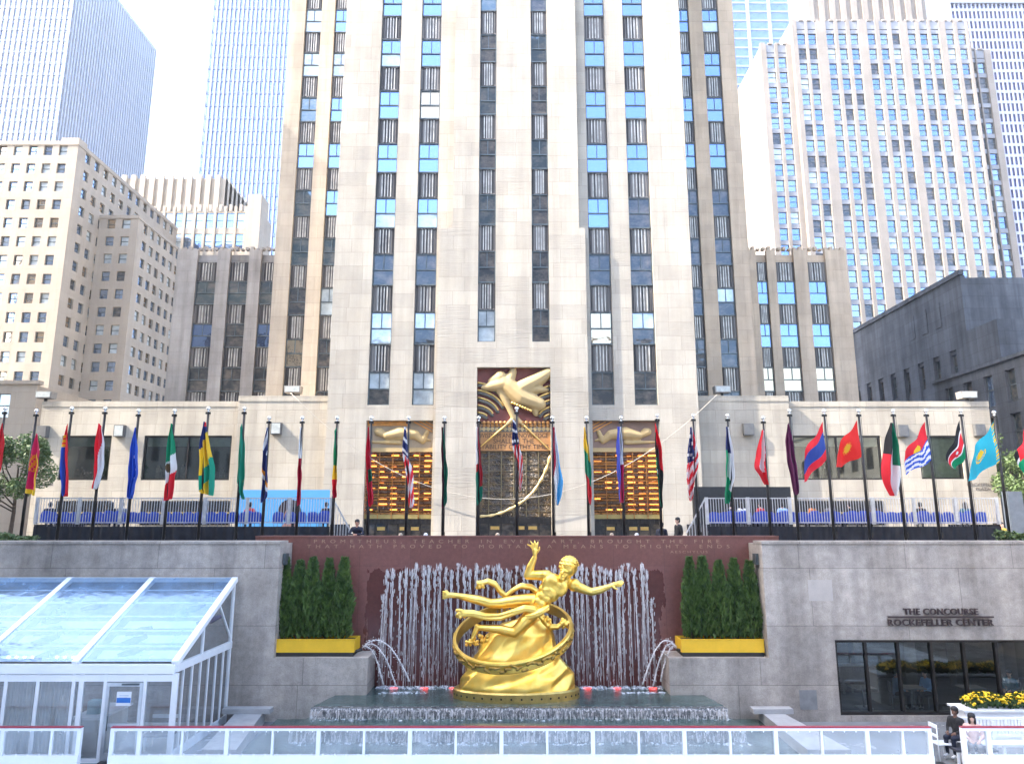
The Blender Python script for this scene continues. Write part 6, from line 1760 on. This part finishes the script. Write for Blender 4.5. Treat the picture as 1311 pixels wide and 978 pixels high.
for i in range(1500):
    x = rnd.uniform(fx_0, fx_1); y_ = rnd.uniform(24.15, 24.85); hump = .25 + .16 * abs(math.sin((x - fx_0) * 2.4)) - .5 * (y_ - 24.5) ** 2
    z = zp + .05 + hump * rnd.random(); a = rnd.uniform(0, 6.28); s_ = .05
    m.quad((x - s_ * math.cos(a), y_ - s_ * math.sin(a), z), (x + s_ * math.cos(a), y_ + s_ * math.sin(a), z), (x + s_ * math.cos(a), y_ + s_ * math.sin(a) - .04, z + .08), (x - s_ * math.cos(a), y_ - s_ * math.sin(a) - .04, z + .08))
o = m.build('leaves', GRL, t)
m = MB()
for i in range(700):
    x = rnd.uniform(fx_0, fx_1); y_ = rnd.uniform(24.12, 24.85); hump = .25 + .16 * abs(math.sin((x - fx_0) * 2.4)) - .5 * (y_ - 24.5) ** 2
    m.ball((x, y_, zp + .07 + hump * rnd.uniform(.55, 1.02)), (.05, .05, .03), 6, 4, 0, Euler((rnd.uniform(-.6, .6), rnd.uniform(-.6, .6), 0)).to_matrix())
o = m.build('blossom', FYE, t); o['kind'] = 'stuff'
SKATE = plain('skate_white', (.72, .73, .76), .4, 0, .05)
p = at(1226, 912, 22.75)
person('skater in dark clothes with white skates seated in the barrier gap', 'sit', (p.x + .05, 22.95, PZ + .12), R(-62), DARK, NAVY, SKIND, HAIRM, False, SKATE)
p = at(1238, 915, 22.6)
person('dark haired skater in a pale pink top seated beside the one in dark clothes', 'sit', (p.x + .12, 22.6, PZ + .02), R(-25), PINK, GRC, SKINL, HAIRM, True, SKATE)
bn = thing('stool_bench', 'low dark bench under the two seated skaters', 'bench')
m = MB(); m.box(p.x - .55, p.x + .65, 22.35, 23.1, PZ + .36, PZ + .42); m.build('seat', plain('stool_dark', (.04, .04, .05), .6), bn)
for x in (p.x - .5, p.x + .6):
    for yy in (22.4, 23.05): put('leg', lgm, bn, (x, yy, PZ), scale=(1, 1, .36 / .42))
t = thing('metal_chair', 'bare white metal chair left of the seated skaters', 'chair')
p = at(1203, 925, 22.9); m = MB()
for (dx, dy) in ((-.22, -.2), (.22, -.2), (-.22, .2), (.22, .2)): m.tube([(p.x + dx, 22.9 + dy, PZ), (p.x + dx, 22.9 + dy, PZ + (1.0 if dx < 0 else .45))], .016, 6)
m.build('leg', WHITE, t); m = MB(); m.box(p.x - .24, p.x + .24, 22.68, 23.12, PZ + .45, PZ + .48); m.build('seat', WHITE, t)
m = MB(); m.box(p.x - .24, p.x - .2, 22.7, 23.1, PZ + .9, PZ + 1.0); m.box(p.x - .24, p.x - .2, 22.7, 23.1, PZ + .65, PZ + .72); m.build('backrest', WHITE, t)
# diners behind the concourse glass
DIN = SY + 1.7
for k, (px, lab, tp, rz_) in enumerate(((1188, 'diner in a light blue shirt behind the concourse window', LBC, 75), (1148, 'diner in a pale shirt facing the one in light blue', cl('pale_shirt', (.2, .3, .45)), -75), (1296, 'diner in a teal top behind the right part of the concourse window', TEALC, 60))):
    x = ax(px, 890, DIN)
    person(lab, 'sit', (x, DIN, PZ + .06), R(-rz_), tp, DARK, SKIN, HAIRM, False)
    c = thing('dining_chair', 'dark dining chair under the diner in %s' % ('light blue', 'a pale shirt', 'a teal top')[k], 'chair', (x, DIN, PZ + .06), R(-rz_), 'dining chairs behind the window')
    m = MB(); m.box(-.22, .22, -.22, .22, .40, .44); m.build('seat', GRC, c); m = MB(); m.box(-.22, .22, .2, .23, .55, .9); m.build('backrest', CHL, c)
    m = MB()
    for sx_ in (-.2, .2):
        for sy_ in (-.2, .2): m.tube([(sx_, sy_, 0), (sx_, sy_, .4)], .014, 6)
    m.build('legs', CHL, c)
for k, px in enumerate((1168, 1105, 1245)):
    x = ax(px, 895, DIN); t = thing('dining_table', 'small dark table behind the concourse window, %s' % ('between the two diners', 'at its left end', 'right of the blue shirted diner')[k], 'table', (x, DIN, PZ + .06))
    m = MB(); m.box(-.4, .4, -.35, .35, .70, .74); m.build('tabletop', plain('table_grey', (.25, .24, .23), .4), t); m = MB(); m.tube([(0, 0, .02), (0, 0, .7)], .03, 8); m.box(-.25, .25, -.25, .25, 0, .03); m.build('pedestal', CHL, t)

# ------------------------------------------------------------------ trees and hedges at the edges
TLEAF = NT('tree_leaf'); p_ = TLEAF.pos()
TLEAF.set(Base_Color=TLEAF.ramp(TLEAF.noise(p_, 1.1, 4, .7), (.04, .075, .02), (.13, .19, .06), .32, .7), Roughness=.6); TLEAF = TLEAF.m
def leafy(name, label, loc, h, r, n, seed, z0=.35, cat='tree'):
    rnd = random.Random(seed)
    t = thing(name, label, cat, loc)
    m = MB(); m.tube([(0, 0, 0), (.06, .03, h * .3), (0, 0, h * .7)], [.14, .11, .04], 8)
    lobes = []
    for i in range(11):
        a = rnd.uniform(0, 6.28); u = rnd.uniform(.3, .95); p = Vector((r * .72 * math.cos(a) * (1.1 - .5 * u), r * .72 * math.sin(a) * (1.1 - .5 * u), h * (z0 + (1 - z0) * u * .95)))
        m.tube([(0, 0, h * (.2 + .35 * u)), p * .6 + Vector((0, 0, h * .14)), p], [.05, .035, .012], 6); lobes.append((p, r * rnd.uniform(.3, .5)))
    m.build('trunk', BARK, t)
    b_ = MB()
    for i in range(n):
        c, rr = rnd.choice(lobes); d = Vector((rnd.gauss(0, 1), rnd.gauss(0, 1), rnd.gauss(0, .8))).normalized() * rr * (rnd.random() ** .4); p = c + d
        s_ = rnd.uniform(.06, .12); a = Vector((rnd.gauss(0, 1), rnd.gauss(0, 1), rnd.gauss(0, .6))).normalized(); q_ = a.cross(Vector((rnd.gauss(0, 1), rnd.gauss(0, 1), rnd.gauss(0, 1)))).normalized()
        b_.quad(p - a * s_, p + q_ * s_ * .6, p + a * s_, p - q_ * s_ * .6)
    b_.build('crown', TLEAF, t)
leafy('street_tree', 'leafy green tree beside the left pavilion corner', (ax(18, 640, 46), 46, 0), 7.4, 2.2, 11000, 5, .15)
leafy('street_tree', 'tall dark green tree at the right edge behind the last flag', (ax(1293, 640, 52), 52, 0), 8.2, 1.9, 5200, 9)
leafy('street_tree', 'rounded green tree up the side street at the right edge', (ax(1318, 640, 47), 47, 0), 6.0, 1.8, 4200, 14)
def hedge(label, x0, x1, y0, y1, z1, seed):
    rnd = random.Random(seed); t = thing('hedge', label, 'hedge')
    m = MB()
    for i in range(int((x1 - x0) * 900)):
        x, y_, z = rnd.uniform(x0, x1), rnd.uniform(y0, y1), .1 + (z1 - .1) * rnd.random() ** .4; z += .08 * math.sin(x * 3)
        s_ = rnd.uniform(.04, .08); a = Vector((rnd.gauss(0, 1), rnd.gauss(0, 1), rnd.gauss(0, 1))).normalized(); q_ = a.cross(Vector((rnd.gauss(0, 1), rnd.gauss(0, 1), 1))).normalized()
        m.quad(Vector((x, y_, z)) - a * s_, Vector((x, y_, z)) + q_ * s_ * .7, Vector((x, y_, z)) + a * s_, Vector((x, y_, z)) - q_ * s_ * .7)
    m.build('foliage', TLEAF, t)
    m = MB(); m.box(x0 + .1, x1 - .1, y0 + .1, y1 - .1, 0, z1 * .8); m.build('branches', plain('hedge_core', (.02, .035, .012), .9), t)
hedge('clipped low green hedge on the terrace at the left edge', -26, ax(47, 690, 29.4), 28.9, 29.7, 1.15, 1)
hedge('clipped low green hedge on the terrace at the right edge', ax(1276, 685, 29.4), 26, 28.9, 29.7, 1.25, 2)
t = thing('street_kiosk', 'dark grey upright kiosk at the right edge beyond the terrace', 'kiosk', (ax(1303, 660, 40), 40, 0))
m = MB(); m.box(-.4, .4, 0, .5, .1, 3.3); m.build('cabinet', plain('kiosk_grey', (.10, .12, .15), .4), t); m = MB(); m.box(-.5, .5, -.1, .6, 0, .098); m.build('base', PAVE, t)
for k, (px, c, lab) in enumerate(((1283, cl('yellow_cloth', (.7, .45, .05)), 'passer-by in yellow beside the outer end of the right platform'), (1292, ORC, 'passer-by in orange by the grey kiosk'))):
    p = at(px, 680, 36); person(lab, 'stand', (p.x, 36 + k, -.1), R(40 * k), c, DARK, SKINL)
# ------------------------------------------------------------------ air
m = MB(); m.box(-345, 345, -200, 350, -6.6, 215)
hz_ = bpy.data.materials.new('haze_air'); hz_.use_nodes = True; hz_.node_tree.nodes.clear()
_o = hz_.node_tree.nodes.new('ShaderNodeOutputMaterial'); _v = hz_.node_tree.nodes.new('ShaderNodeVolumePrincipled')
_v.inputs['Color'].default_value = (.93, .95, 1, 1); _v.inputs['Density'].default_value = .0003; _v.inputs['Anisotropy'].default_value = .2
hz_.node_tree.links.new(_v.outputs[0], _o.inputs['Volume'])
o = m.build('haze', hz_); o['kind'] = 'stuff'

# ------------------------------------------------------------------ camera, light, sky
cam = bpy.data.cameras.new('Camera'); co = bpy.data.objects.new('Camera', cam); COL.objects.link(co)
co.location = (0, 0, EYE); co.rotation_euler = (R(90) + PITCH, 0, 0)
cam.sensor_width = 36; cam.lens = 36 * FPX / 1311.0; cam.clip_end = 4000; cam.clip_start = .1
scene.camera = co
travel = Vector((1.0, .24, -.98)).normalized()
sun = bpy.data.lights.new('Sun', 'SUN'); so = bpy.data.objects.new('Sun', sun); COL.objects.link(so)
sun.energy = 2.0; sun.angle = R(.5); sun.color = (1.0, .93, .82)
so.rotation_euler = travel.to_track_quat('-Z', 'Y').to_euler(); so.location = (-60, -20, 90)
d = -travel
w = bpy.data.worlds.new('World'); scene.world = w; w.use_nodes = True
nt = w.node_tree; bg = nt.nodes['Background']
sky = nt.nodes.new('ShaderNodeTexSky'); sky.sky_type = 'NISHITA'; sky.sun_disc = False
sky.sun_elevation = math.asin(d.z); sky.sun_rotation = math.atan2(d.x, d.y)
sky.air_density = 1.0; sky.dust_density = 3.0; sky.ozone_density = 1.0
nt.links.new(sky.outputs[0], bg.inputs[0]); bg.inputs[1].default_value = 0.15
vs_ = scene.view_settings; vs_.view_transform = 'Standard'; vs_.look = 'None'; vs_.gamma = 1; vs_.exposure = 3.05; vs_.use_curve_mapping = False
scene.cycles.max_bounces = 8; scene.cycles.transparent_max_bounces = 16; scene.cycles.diffuse_bounces = 3; scene.cycles.glossy_bounces = 4
scene.cycles.use_denoising = True; scene.cycles.sample_clamp_indirect = 6; scene.cycles.caustics_reflective = False; scene.cycles.caustics_refractive = False
